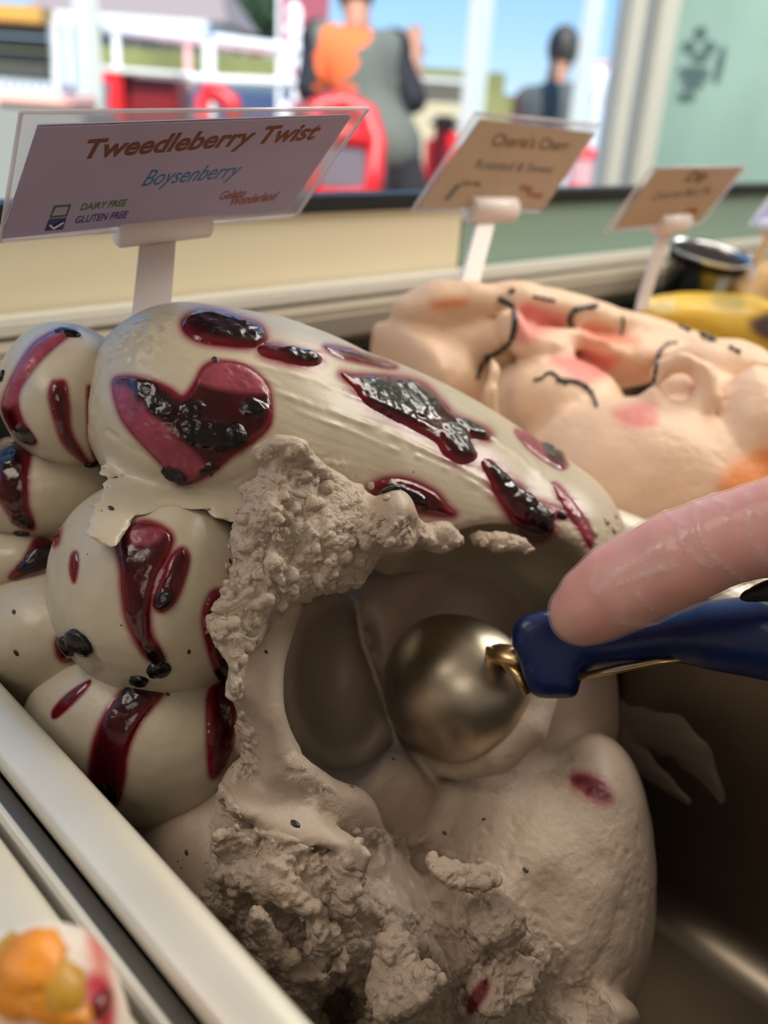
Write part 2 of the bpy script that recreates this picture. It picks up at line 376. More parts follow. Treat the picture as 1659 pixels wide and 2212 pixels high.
# ------------------------------------------------------------------ the room and the shop front
def struct(name, lo, hi, m, bev=0.): return tag(box(name, lo, hi, m, bev=bev), kind='structure')
Z0 = float(CAM[2]); WY = 1.25                                   # WY: the shop window's plane
struct('floor', (-2.4, -2.4, -.06), (4.6, WY+.1, 0), m_floor)
struct('ceiling', (-2.4, -2.4, 2.7), (4.6, WY+.1, 2.8), m_ceil)
struct('wall_back', (-2.4, -2.5, 0), (4.6, -2.4, 2.7), m_wall)
struct('wall_left', (-2.5, -2.4, 0), (-2.4, WY, 2.7), m_wall)
struct('wall_right', (4.6, -2.4, 0), (4.7, WY+.1, 2.7), m_wall)
tag(box('pavement', (-30, WY+.1, -.08), (60, 60, -.02), m_pave), kind='structure')
m_frame = mat('white_window_frame', lin(232, 232, 226), .4)
def xw(px, py=200): return Pz(px, py, 1, WY)[0]
struct('trim_1', (-2.4, WY-.03, 0), (xw(1340), WY+.03, .42), m_wall)          # low wall under the shop window
m_tealwall = mat('teal_board', lin(168, 206, 202), .5, var=(3.5, .12))
xb = xw(1400); struct('wall_front', (xb+.02, WY-.02, 0), (4.6, WY+.04, 2.7), m_tealwall)
w1 = thing('window_1', (0, WY, .42), None, None); w1['kind'] = 'structure'
for i, (a, b, lab) in enumerate(((172, 213, 'white sunlit post at the left beyond the glass, by the kiosk'), (1002, 1054, 'bright white sunlit post between the two people outside'), (1246, 1284, 'thin white post just right of the person with short dark hair'))):
    q0, q1 = Pz(a, 150, 1, WY+1.7), Pz(b, 150, 1, WY+1.7); x0, x1 = q0[0], q1[0]; wp = (x1-x0)*(.62 if i else .95)
    tag(box('post', ((x0+x1)/2-wp/2, WY+1.7-.03, -.02), ((x0+x1)/2+wp/2, WY+1.73, 3.2), m_frame, None, .004), lab, 'post', 'white posts outside')
box('window_frame', (-2.4, WY-.03, 2.62), (xw(1340), WY+.03, 2.7), m_frame, w1, .004); box('window_frame', (-2.4, WY-.03, .42), (xw(1340), WY+.03, .47), m_frame, w1, .004)
box('window_frame', (xw(1318), WY-.015, 0), (xw(1362), WY+.02, 2.7), m_frame, w1, .01)
box('window_frame', (xw(1372), WY-.03, 0), (xw(1416), WY+.02, 2.7), m_frame, w1, .006)
edges = [-2.35, 0., xw(1315)]
for a, b in zip(edges[:-1], edges[1:]): box('pane', (a+.02, WY-.003, .43), (b-.01, WY+.003, 2.68), m_glass, w1)

# the display case: base, front panel, gasket, glass, rail, ledge, vent
m_case = mat('case_metal', lin(150, 142, 130), .4, .8)
case = thing('display_case', (.3, .33, 0), 'white and steel gelato display case with a dark gasket under its front glass', 'display case')
zz = lambda z: Z0+z
CY = .36
box('case_body', (-.6, -.16, .02), (1.4, CY+.03, zz(-.275)), m_rail, case, .005)
box('front_panel', (-.6, CY, zz(-.27)), (.405, CY+.012, zz(-.050)), m_cream, case)
box('front_panel', (.407, CY, zz(-.27)), (1.4, CY+.012, zz(-.052)), m_tealreflect, case)  # right part of the panel, coloured as the reflection on it
box('gasket', (-.6, CY-.004, zz(-.0535)), (1.4, CY+.014, zz(-.046)), m_black, case, .001)
box('glass', (-.6, CY+.002, zz(-.046)), (1.4, CY+.008, zz(.30)), m_glass, case)
box('rail', (-.6, CY-.014, zz(-.0935)), (1.4, CY-.001, zz(-.0865)), m_rail, case, .0015)
box('ledge', (-.6, CY-.030, zz(-.110)), (1.4, CY-.002, zz(-.0945)), m_ledge, case, .003)
box('pan_rest', (.0458, -.10, zz(-.27)), (.0545, .31, zz(-.1375)), m_case, case, .0004)
box('vent_tray', (-.6, CY-.075, zz(-.150)), (1.4, CY-.030, zz(-.138)), m_black, case)
m_slat = mat('vent_slat_metal', lin(52, 54, 58), .4, .4)
vg = box('vent_grille', (-.6, CY-.034, zz(-.137)), (1.4, CY-.031, zz(-.112)), m_black, case)
sl = None
for i in range(150):
    x = .2+i*.006
    if sl is None: sl = box('slat', (x, CY-.072, zz(-.138)), (x+.0025, CY-.034, zz(-.120)), m_slat, vg); x00 = x
    else: c = sl.copy(); COL.objects.link(c); c.parent = vg; c.location = (x-x00, 0, 0)

# ------------------------------------------------------------------ pans
def pan(x0, x1, y0, y1, ztop, dep, label, group='gelato pans in the case'):
    t = thing('gelato_pan', ((x0+x1)/2, (y0+y1)/2, ztop-dep), label, 'pan', group)
    def ring(ins, z, r):
        pts = []; a0, a1, b0, b1 = x0+ins, x1-ins, y0+ins, y1-ins
        for cx, cy, s in ((a1-r, b1-r, 0), (a0+r, b1-r, 90), (a0+r, b0+r, 180), (a1-r, b0+r, 270)):
            for k in range(7): w = math.radians(s+k*15); pts.append((cx+r*math.cos(w), cy+r*math.sin(w), z))
        return pts
    def loft(name, prof, m, cap=False):
        V = []; Q = []; n = 28
        for ins, z, r in prof: V += ring(ins, z, r)
        for i in range(len(prof)-1):
            for k in range(n): Q.append((i*n+k, i*n+(k+1) % n, (i+1)*n+(k+1) % n, (i+1)*n+k))
        if cap: Q.append(tuple(range((len(prof)-1)*n, len(prof)*n)))
        return link(name, new_mesh(name, V, Q), m, t)
    z = ztop
    loft('rim', [(-.0104, z-.0046, .024), (-.0116, z-.0032, .025), (-.0114, z-.0010, .025), (-.0100, z, .024), (-.004, z+.0002, .02), (-.0012, z, .018), (.0004, z-.0016, .018), (.0008, z-.005, .018)], m_steel)
    loft('body', [(.0008, z-.005, .018), (.003, z-dep*.5, .018), (.006, z-dep+.012, .02), (.010, z-dep+.003, .02), (.018, z-dep, .018)], m_dsteel, True)
    return t
ZR = zz(-.13)
pan(.065, .251, -.05, .283, ZR, .12, 'steel pan holding the half scooped grey boysenberry gelato, blue scoop inside')
pan(.277, .463, -.05, .283, ZR, .12, 'steel pan under the peach gelato, right of the grey gelato')
pan(.489, .576, -.05, .283, ZR, .12, 'narrow steel pan under the yellow gelato behind the peach one')
pan(.602, .690, -.05, .283, ZR, .12, 'narrow steel pan under the tan gelato at the far right')
pan(-.153, .0335, -.05, .283, ZR, .12, 'nearest steel pan, bottom left, under fruit topped cream gelato')
for i, x in enumerate((.0487,)):
    tag(box('divider_strip', (x-.0011, -.06, ZR-.02), (x+.0011, .30, ZR-.003), m_steel, None, .0007), 'thin bright steel divider bar between the two nearest pan rims', 'divider')

# ------------------------------------------------------------------ the grey gelato
ty = -24
flap = [(214, 1000), (300, 1010), (400, 1035), (530, 1055), (550, 1110), (525, 1135), (480, 1128), (430, 1108), (370, 1100), (330, 1112), (285, 1128), (262, 1165), (242, 1184), (205, 1168), (182, 1152), (195, 1105), (192, 1085), (218, 1060)]
cap = U(.012, E(378, 872, .246, 182, 192, .036, ty=ty), E(560, 915, .256, 300, 222, .040, 12, ty=ty), E(800, 985, .279, 340, 192, .042, 24, ty=ty),
        E(1010, 1085, .296, 300, 180, .042, 33, ty=ty), E(1180, 1180, .302, 170, 165, .035, 50, ty=-15))
cav = [E(742, 1462, .262, 128, 222, .050), E(1030, 1400, .270, 218, 268, .050), E(1120, 1250, .25, 200, 120, .05), E(1000, 1580, .225, 300, 170, .045), E(835, 1490, .222, 212, 225, .026)]
capc = U(.003, S(.003, cap, cav[1], cav[2], E(830, 1290, .232, 230, 120, .040), E(1010, 1250, .24, 200, 70, .05)), rough(Sheet(flap, .2125, .00003, -.00011, .0013, .0011), (.0012, .008, 11., False, None)))
slabp = [(560, 968), (645, 955), (700, 1012), (780, 1050), (800, 1095), (880, 1125), (880, 1175), (800, 1190), (775, 1280), (640, 1300), (575, 1370), (535, 1420), (520, 1500), (497, 1497), (488, 1430), (448, 1355), (470, 1290), (502, 1240), (493, 1170), (522, 1085), (513, 1050), (552, 1030)]
slab = U(.008, Sheet(slabp, .2185, .00005, -.00001, .0085, .006), E(640, 1120, .243, 105, 130, .026, 10), E(720, 1210, .248, 90, 75, .024),
         Ch([(600, 1330, .230, 62), (578, 1440, .222, 58), (578, 1540, .219, 62), (600, 1640, .223, 84), (690, 1740, .236, 90)]), E(830, 1135, .243, 75, 45, .022, 10))
ledge = Sheet([(480, 1685), (520, 1655), (600, 1690), (690, 1760), (775, 1822), (735, 1836), (665, 1818), (600, 1795), (525, 1768), (492, 1735)], .2165, .00004, -.00010, .004, .002)
body = U(.009, E(560, 1860, .256, 232, 270, .046), E(640, 1800, .246, 190, 70, .030, 18, ty=30), E(690, 2010, .262, 240, 230, .050), E(800, 2200, .262, 230, 200, .05),
         E(1070, 1990, .270, 140, 150, .034), E(1130, 1960, .290, 270, 300, .050), E(1020, 1830, .296, 320, 160, .035, ty=35), E(1150, 2200, .275, 160, 130, .04), E(1290, 1800, .287, 112, 210, .03), E(330, 1830, .262, 130, 120, .03), E(400, 1790, .25, 90, 150, .028), E(800, 1765, .278, 140, 95, .034, ty=30))
back = U(.02, E(690, 1450, .318, 215, 290, .036), E(950, 1350, .360, 390, 420, .060), E(1200, 1480, .34, 130, 330, .04))
flakes = U(.002, Sheet([(575, 1805), (660, 1830), (745, 1848), (735, 1900), (690, 1975), (640, 1935), (600, 1870)], .2125, .00004, -.00002, .004, .002),
       Sheet([(740, 1845), (790, 1850), (770, 1950), (715, 2020), (690, 1980)], .2115, -.00008, .00001, .003, .0015), Sheet([(555, 1955), (600, 2040), (680, 2092), (700, 2120), (610, 2110), (560, 2050), (540, 1980)], .2045, .00006, .00004, .0022, .0012),
       Sheet([(455, 1800), (520, 1780), (560, 1840), (520, 1900), (470, 1900)], .2115, .00003, .00004, .004, .002), Sheet([(800, 2080), (900, 2060), (930, 2140), (850, 2200), (790, 2160)], .2085, -.00003, -.00006, .004, .002),
       Sheet([(1020, 2110), (1120, 2060), (1170, 2120), (1100, 2190), (1030, 2180)], .2285, .00002, -.00006, .004, .002), Sheet([(900, 1850), (960, 1845), (1080, 1890), (1040, 1925), (960, 1915)], .2215, .00003, -.00008, .003, .0015))
curl = Ch([(900, 1640, .276, 25), (1000, 1650, .268, 34), (1080, 1625, .262, 42), (1140, 1570, .262, 44), (1170, 1510, .266, 34)])
dents = [E(865, 1905, .212, 110, 66, .022, 18), E(985, 1990, .212, 24, 100, .024, -20), E(615, 1870, .205, 115, 55, .018, 10), E(735, 2195, .205, 55, 80, .04), E(520, 2100, .205, 50, 130, .016, -25), E(965, 1725, .240, 112, 74, .014), E(1070, 1850, .238, 85, 60, .012), E(1200, 1760, .247, 90, 60, .010, 30), E(1200, 1960, .238, 90, 120, .010, -15)]
blobs = U(.003, E(856, 1122, .225, 42, 64, .010), Ch([(772, 1168, .226, 24), (800, 1140, .223, 28), (850, 1100, .222, 36)]), Ch([(662, 1150, .213, 18), (700, 1160, .214, 14), (735, 1185, .216, 15)]),
          Ch([(562, 975, .211, 20), (600, 960, .211, 24), (645, 968, .212, 26), (662, 1010, .216, 20)]),
          Ch([(592, 1088, .208, 7), (593, 1112, .206, 14), (595, 1145, .206, 12), (596, 1175, .207, 6), (592, 1235, .207, 8)]),
          E(925, 1160, .244, 30, 28, .007), E(960, 1148, .246, 26, 24, .006), E(958, 1178, .245, 18, 16, .005), E(985, 1160, .247, 14, 12, .004), Ch([(1030, 1165, .254, 22), (1090, 1178, .256, 26), (1150, 1185, .258, 20)]),
          Ch([(565, 1960, .206, 12), (582, 2040, .204, 16), (625, 2098, .206, 20), (700, 2112, .208, 18), (745, 2070, .212, 12)]),
          Ch([(520, 1890, .21, 30), (600, 1900, .207, 36), (660, 1960, .206, 34), (700, 2030, .208, 26)]),
          E(850, 2050, .214, 45, 45, .009), E(1065, 1990, .232, 60, 55, .010), E(1310, 2190, .245, 70, 45, .012), E(1230, 2215, .245, 50, 40, .012))
T = {k: curve2(v, 3) for k, v in dict(
    slab=slabp, front=[(470, 1690), (530, 1765), (640, 1815), (740, 1836), (830, 1800), (960, 1840), (1085, 1885), (1085, 1955), (1150, 1990), (1260, 2100), (1280, 2240), (600, 2240), (430, 1980), (450, 1880)],
    strip=[(510, 1550), (545, 1560), (565, 1690), (500, 1670)], crumbs=[(620, 1640), (680, 1640), (780, 1790), (850, 1790), (860, 1830), (780, 1840), (700, 1770), (630, 1700)],
    dent=[(760, 1830), (830, 1840), (960, 1900), (930, 1960), (850, 1960), (790, 1900)], edge=[(880, 1130), (1000, 1140), (1170, 1165), (1165, 1205), (1000, 1195), (900, 1190)],
    base=[(820, 1650), (1250, 1650), (1400, 1800), (1420, 1960), (1280, 2200), (1000, 2100), (900, 1800)]).items()}
def mask2(q, names, soft):
    o = np.zeros(len(q))
    for n in names: o = np.maximum(o, sstep(-soft, soft, polysd(q, T[n])))
    return o
def torn(q): p2, _ = project(q); return np.clip(mask2(p2, ('slab', 'front', 'strip', 'edge'), 14)-.8*mask2(p2, ('dent',), 12), 0, 1)
def halftorn(q): p2, _ = project(q); return np.clip(mask2(p2, ('slab', 'front', 'strip', 'edge', 'crumbs'), 14)+.55*mask2(p2, ('base',), 40)+.08, 0, 1)
ridge = U(.006, *[Ch([(770, 1300, .292+k, 7), (782, 1380, .288+k, 8), (830, 1510, .279+k, 8), (868, 1640, .268+k, 6)]) for k in (0, .006, .012, .020)])
mass = U(.004, S(.006, U(.008, slab, S(.004, body, *dents), back), *cav), blobs, curl, ledge, flakes, ridge)
mass = rough(mass, (.0026, .010, 3., False, torn), (.0024, .018, 21., False, halftorn), (.0010, .0042, 9., True, torn), (.0009, .006, 33., False, halftorn))
inpan = Bx((.0675, -.04, zz(-.2495)), (.2475, .279, zz(.2)), .004)
mass = Isec(.002, mass, inpan)

G0 = np.array([.16, .17, zz(-.249)])
gel = thing('gelato', G0, 'grey boysenberry ripple gelato, heaped and half scooped out, dark berry streaks', 'gelato', 'gelatos in the case')
def facing(me): V = coords(me); N = normals(me); v = CAM-V; v /= np.linalg.norm(v, axis=1)[:, None]; return V, N, (N*v).sum(1)
STAINS = {}
def stain(q, key):
    s = np.zeros(len(q))
    for poly, halo in STAINS.get(key, []): s = np.maximum(s, sstep(-halo, halo*.25, polysd(q, poly)))
    return s
def SP(key, pts, halo=16): STAINS.setdefault(key, []).append((curve2(pts, 5), halo*1.45))
# outlines of the sauce, per fold
HALO = 1.5
SP('cap', [(245, 830), (270, 815), (330, 822), (365, 840), (395, 858), (420, 830), (440, 795), (470, 782), (530, 792), (575, 830), (585, 880), (580, 920), (545, 955), (500, 985), (450, 1025), (395, 1046), (370, 1022), (320, 970), (265, 905)], 12)
SP('cap', [(400, 690), (430, 674), (470, 674), (520, 690), (560, 706), (572, 735), (545, 750), (480, 745), (430, 735), (400, 715)])
SP('cap', [(560, 745), (600, 747), (640, 756), (690, 770), (690, 786), (660, 790), (610, 780), (565, 765)])
SP('cap', [(700, 748), (740, 752), (800, 766), (855, 786), (845, 796), (790, 785), (730, 770)], 10)
SP('cap', [(735, 808), (770, 812), (850, 815), (910, 830), (955, 870), (985, 900), (1050, 930), (1055, 950), (1015, 950), (1032, 985), (1000, 1005), (960, 985), (940, 955), (890, 928), (840, 902), (790, 872), (765, 840)])
SP('cap', [(1040, 1000), (1062, 995), (1110, 1040), (1160, 1080), (1215, 1100), (1225, 1115), (1195, 1120), (1190, 1150), (1160, 1165), (1120, 1140), (1085, 1090), (1060, 1045)])
SP('cap', [(800, 1055), (840, 1035), (890, 1040), (940, 1065), (965, 1095), (980, 1112), (930, 1110), (880, 1100), (830, 1085)])
SP('cap', [(1115, 930), (1150, 940), (1205, 970), (1225, 995), (1215, 1012), (1180, 995), (1140, 965)], 8)
SP('cap', [(1195, 1045), (1220, 1060), (1260, 1110), (1280, 1165), (1274, 1182), (1255, 1150), (1230, 1115), (1205, 1075)], 8)
SP(0, [(160, 712), (110, 720), (60, 760), (12, 850), (10, 900), (40, 945), (75, 955), (45, 905), (38, 850), (75, 790), (120, 745)], 10)
SP(0, [(125, 825), (140, 828), (147, 870), (152, 930), (178, 980), (192, 1002), (170, 988), (140, 960), (122, 915), (108, 860), (112, 830)], 10)
SP(0, [(190, 840), (197, 850), (200, 920), (214, 1000), (203, 985), (192, 930)], 8)
SP(1, [(28, 945), (72, 948), (62, 1000), (57, 1080), (72, 1140), (40, 1132), (15, 1100), (-5, 1060), (-5, 960)], 12)
SP(2, [(80, 1165), (112, 1175), (122, 1212), (62, 1236), (22, 1248), (52, 1210)], 10)
SP(3, [(160, 1300), (190, 1310), (218, 1370), (202, 1402), (140, 1428), (122, 1390), (150, 1350)], 12)
SP(4, [(270, 1145), (310, 1127), (352, 1140), (372, 1165), (357, 1210), (332, 1260), (322, 1320), (327, 1370), (352, 1425), (330, 1428), (300, 1395), (275, 1340), (265, 1280), (262, 1230), (255, 1180)], 13)
SP(4, [(392, 1185), (407, 1205), (397, 1250), (377, 1300), (350, 1320), (332, 1305), (345, 1260), (365, 1210)], 11)
SP(4, [(165, 1193), (168, 1220), (160, 1258), (152, 1230), (155, 1200)], 6)
SP(4, [(205, 1038), (160, 1055), (115, 1110), (104, 1160), (122, 1175), (134, 1120), (165, 1075)], 10)
SP(4, [(455, 1285), (478, 1275), (495, 1300), (485, 1400), (495, 1470), (470, 1455), (448, 1390), (440, 1330)], 10)
SP(5, [(308, 1425), (362, 1435), (367, 1470), (342, 1510), (296, 1570), (272, 1630), (264, 1690), (240, 1745), (205, 1722), (195, 1670), (205, 1600), (235, 1530), (275, 1480)], 12)
SP(5, [(194, 1470), (177, 1500), (122, 1550), (114, 1536), (145, 1500)], 5)
SP(5, [(455, 1490), (500, 1470), (510, 1505), (502, 1600), (482, 1655), (455, 1675), (449, 1560)], 10)
SP('mass', [(1242, 1682), (1285, 1688), (1312, 1725), (1272, 1712)], 22)
SP('mass', [(1015, 2160), (1045, 2120), (1050, 2140), (1020, 2185)], 10)

def finish(me, key, tornw=None, smear=0., gloss=.42, base=GEL):
    V, N, fc = facing(me); q, d = project(V); vis = sstep(.02, .2, fc)
    s = stain(q, key)*vis; t = tornw if tornw is not None else np.zeros(len(V))
    col = np.array(base)*(1-t[:, None])+np.array(TORN)*t[:, None]
    if key == 'mass': col = np.array(TORN)*np.ones((len(V), 1))*(.92+.08*t[:, None])
    tone = fbm(V/.02, 2); col = col*(1+.05*tone[:, None])
    sc = np.array(PINK)*(1-s[:, None])+np.array(RED)*s[:, None]; w = np.clip(s*1.25, 0, 1)[:, None]
    col = col*(1-w)+sc*w
    setcol(me, 'Col', col); setval(me, 'Rgh', np.clip(gloss+.08*t-.15*s+.05*tone, .1, 1)); setval(me, 'Bmp', (.10 if key != 'mass' else .25)+.75*t)
VOX = .0012
me = implicit('scooped_mass', mass, (.06, .05, zz(-.255)), (.255, .285, zz(-.05)), .00135, 1)
V, N, fc = facing(me); tw = torn(V); hw = halftorn(V)
pit = np.clip(perlin(V/.0034+30)-.22, 0, 1); patchy = sstep(-.25, .3, fbm(V/.011+50, 2))
dd = tw*(.35+.65*patchy)*(.0007*fbm(V/.0020+4, 3, .65, True)+.0008*(.5-worley(V/.0017))+.0005*perlin(V/.0008))-hw*.0016*pit+hw*.00035*fbm(V/.0016, 2)
q, _ = project(V)
setco(me, V+N*dd[:, None]); finish(me, 'mass', np.clip(hw, 0, 1), gloss=.40)
# the broken faces, at a finer grain than the mass they belong to
def crust(poly, vox, lo, hi):
    pl = curve2(poly, 3)
    def g(p):
        q, d = project(p); sd = polysd(q, pl); m = mass(p)-.0003+.0012*sstep(8, -16, sd)
        return smax(smax(m, (-sd-20)*.00011, .001), d-.262, .001)
    V, Q = mesher(g, lo, hi, vox); inn = mass(V) < -.0022; Q = Q[~inn[Q].all(1)]; used = np.unique(Q); rm = np.zeros(len(V), int); rm[used] = np.arange(len(used)); V, Q = refine(V[used], rm[Q]); me = new_mesh('torn_crust', V, Q); N = normals(me); q, _ = project(V); w = sstep(-12, 14, polysd(q, pl))*np.clip(1-.85*mask2(q, ('dent',), 10), 0, 1)
    patch = sstep(-.18, .22, fbm(V/.010+50, 2)); grain = .25+.75*patch; wl = worley(V/.0046+3); wl2 = worley(V/.0027+9)
    lumps = .0017*np.sqrt(np.clip(1-(wl/.40)**2, 0, 1))*sstep(.05, .35, perlin(V/.012+70)+.15)+.0009*np.sqrt(np.clip(1-(wl2/.42)**2, 0, 1))*sstep(.0, .3, perlin(V/.008+20))
    pit = np.clip(perlin(V/.0030+30)-.25, 0, 1); crack = np.clip(.09-np.abs(perlin(V/.009+11)), 0, 1)/.09*sstep(.0, .3, perlin(V/.02+5))
    h = grain*(.00075*fbm(V/.0022+4, 4, .6, True)+.0006*(.5-worley(V/.0013))+.00028*(.5-worley(V/.00065)))+.0004*fbm(V/.004, 2)+lumps-.0022*pit*patch-.0011*crack
    setco(me, V+N*(w*h)[:, None]); finish(me, 'mass', w, gloss=.36); return link('torn_crust', me, m_gel, gel)
bm0, bm1 = np.array((.06, .05, zz(-.255))), np.array((.255, .285, zz(-.05)))
def pbox(poly, d0, d1, m=30):
    p = np.array(poly, float); a = np.array([P(x, y, d) for x in (p[:, 0].min()-m, p[:, 0].max()+m) for y in (p[:, 1].min()-m, p[:, 1].max()+m) for d in (d0, d1)]); return np.maximum(a.min(0), bm0), np.minimum(a.max(0), bm1)
sl2 = slabp[:7]+[(800, 1192), (775, 1284), (640, 1304)]+slabp[10:]
crust(sl2, .00055, *pbox(sl2, .195, .262))
front2 = [(478, 1690), (525, 1770), (600, 1800), (735, 1842), (790, 1790), (850, 1800), (960, 1835), (1085, 1880), (1090, 1955), (1150, 1990), (1270, 2100), (1300, 2260), (640, 2260), (430, 1985), (445, 1880)]
crust(front2, .0008, *pbox(front2, .185, .262))
strip2 = [(512, 1545), (540, 1550), (560, 1640), (566, 1700), (530, 1695), (500, 1690), (512, 1620)]
crust(strip2, .0006, *pbox(strip2, .19, .25))
MOBJ = {'mass': link('scooped_mass', me, m_gel, gel)}; MESH = {'mass': me}
me = implicit('top_fold', Isec(.002, capc, Bx((.066, -.04, zz(-.24)), (.2485, .29, zz(.2)), .004)), (.06, .08, zz(-.20)), (.252, .29, zz(-.03)), VOX, 1)
V, N, fc = facing(me); q, _ = project(V)
u = np.stack([(q[:, 0]*.9+q[:, 1]*.42)/230., (q[:, 1]*.9-q[:, 0]*.42+.00022*(q[:, 0]-500)**2)/13., V[:, 2]*0], 1)     # palette-knife strokes along the heap
st = fbm(u, 3, .6)
edge = sstep(46, 0, linesd(q, curve2([(560, 1000), (660, 985), (790, 1060), (900, 1135), (1000, 1155), (1160, 1185), (1190, 1150), (1300, 1190), (1335, 1150)], 4, False)))
grain = mask2(q, (), 1)+sstep(-30, 40, polysd(q, curve2([(200, 760), (250, 712), (330, 690), (380, 700), (350, 760), (250, 800), (205, 850), (195, 960), (215, 800)], 3)))
lines = np.zeros(len(V))
for pts, w, hg in [([(470, 775), (640, 812), (800, 870), (960, 940)], 5, 1.), ([(600, 850), (760, 905), (900, 965), (1050, 1040), (1150, 1120)], 7, 1.5), ([(640, 890), (740, 925), (860, 975)], 5, 1.), ([(690, 760), (830, 815), (960, 880), (1090, 960), (1180, 1040)], 6, 1.2), ([(900, 985), (1000, 1030), (1080, 1090), (1110, 1150)], 6, 1.2), ([(330, 760), (480, 790), (600, 830)], 5, .8), ([(230, 930), (275, 960), (330, 990)], 5, -1.6), ([(700, 1000), (790, 1010), (880, 1040)], 5, .8), ([(1100, 930), (1170, 1020), (1240, 1120)], 6, 1.2), ([(430, 1050), (500, 1040), (560, 1010)], 5, -1.)]:
    dl = linesd(q, curve2(pts, 5, False)); lines += hg*np.exp(-(dl/w)**2)*np.clip(.5+1.2*fbm(V/.006, 2), 0, 1.4)
setco(me, V+N*(.00010*st+.00034*lines+.0005*edge*fbm(V/.0025, 3, .6, True)+grain*(.0013*fbm(V/.005, 3, .6, True))+.0004*fbm(V/.02, 2))[:, None]); finish(me, 'cap', .6*edge, gloss=.36)
MOBJ['cap'] = link('top_fold', me, m_gel, gel); MESH['cap'] = me
folds = [U(.01, E(125, 845, .250, 122, 140, .028, ty=-15), E(190, 880, .26, 100, 140, .03)), U(.01, E(110, 1060, .262, 200, 120, .03)), E(60, 1210, .265, 150, 90, .03),
         E(140, 1370, .258, 200, 165, .032), U(.02, E(320, 1250, .236, 205, 212, .030, 20), E(385, 1290, .24, 150, 196, .03, 6)),
         U(.02, E(280, 1570, .246, 220, 168, .030, 20), E(390, 1580, .248, 140, 170, .03, 5))]
for i, fn in enumerate(folds):
    me = implicit('fold', Isec(.002, fn, Bx((.0665, -.04, zz(-.24)), (.2485, .30, zz(.2)), .004)), (.06, .08, zz(-.24)), (.24, .31, zz(-.03)), .0012, 1)
    V, N, fc = facing(me); setco(me, V+N*(.0005*fbm(V/.014+i, 2)+.00012*fbm(V/.003, 2))[:, None]); finish(me, i, gloss=.34)
    MOBJ[i] = link('fold', me, m_gel, gel); MESH[i] = me
TREES = {}
def hit(keys, px, py):
    best = None
    for k in keys:
        if k not in TREES:
            bpy.context.view_layer.update(); TREES[k] = BVHTree.FromObject(MOBJ[k], bpy.context.evaluated_depsgraph_get())
        dr = P(px, py, 1.)-CAM; of = MOFF.get(k, np.zeros(3)); r = TREES[k].ray_cast(Vector(CAM-of), Vector(dr).normalized())
        if r[0] is not None and (best is None or r[3] < best[2]): best = (np.array(r[0])+of, np.array(r[1]), r[3])
    return best
MOFF = {k: G0 for k in MESH}
# sauce pools: the skin of the fold under the outline, lifted into a shallow dome
JAM = {}
def sauce(key, j, lift, jam=(), dull=()):
    poly, halo = STAINS[key][j]; me0 = MESH[key]; V, N, _ = None, None, None
    V = coords(me0)+MOFF[key]; N = normals(me0); v = CAM-V; v /= np.linalg.norm(v, axis=1)[:, None]; fc = (N*v).sum(1)
    q, d = project(V); lo = poly.min(0)-14; hi = poly.max(0)+14
    c = (q > lo).all(1) & (q < hi).all(1) & (fc > .0); ii = np.where(c)[0]; sd = np.full(len(V), -99.); sd[ii] = polysd(q[ii], poly)
    sd = sd+3.*fbm(V/.006, 2)
    keep = (sd > -7) & c
    nv = len(me0.polygons); loops = np.empty(len(me0.loops), np.int32); me0.loops.foreach_get('vertex_index', loops); F4 = loops.reshape(-1, 4)
    fs = F4[keep[F4].all(1)]
    if not len(fs): return
    ids, inv = np.unique(fs, return_inverse=True); fs = inv.reshape(-1, 4); V, N, sd, q = V[ids], N[ids], sd[ids], q[ids]
    w = 22.; h = lift*np.sqrt(np.clip(sd/w, 0, 1)*(2-np.clip(sd/w, 0, 1)))-.0003*sstep(3, -5, sd)
    jm = np.zeros(len(V)); dl = np.zeros(len(V))
    for x, y, rx, ry, a in jam:
        a = math.radians(a); dx, dy = q[:, 0]-x, q[:, 1]-y; e = np.sqrt(((dx*math.cos(a)+dy*math.sin(a))/rx)**2+((-dx*math.sin(a)+dy*math.cos(a))/ry)**2); jm = np.maximum(jm, sstep(1.15, .6, e+.25*fbm(V/.004, 2)))
    for p in dull: dl = np.maximum(dl, sstep(-8, 8, polysd(q, curve2(p, 4))))
    lump = fbm(V/.0032+2, 3, .55); h = h+jm*(.0007+.0007*lump)+sstep(0, 10, sd)*.00012*lump+dl*.0003*fbm(V/.002, 3, .6, True)
    t = sstep(-2, 16, sd); n2 = fbm(V/.006+8, 3)
    a = np.clip(t*.95+.35*n2, 0, 1)[:, None]
    col = np.array(lin(112, 15, 30))*(1-a)+np.array(lin(50, 5, 12))*a
    d = np.clip(jm*1.1, 0, 1)[:, None]; col = col*(1-d)+np.array(DARK)*d
    k = (dl*(1-jm)*np.clip(.75+.5*n2, 0, 1))[:, None]; col = col*(1-k)+np.array(lin(158, 66, 84))*k
    m2 = new_mesh('sauce_streak', V+N*h[:, None], fs); setcol(m2, 'Col', col); setval(m2, 'Rgh', .11+.25*dl*(1-jm)+.04*(1-t)+.10*jm)
    o = link('sauce_streak', m2, m_sauce, gel); return o
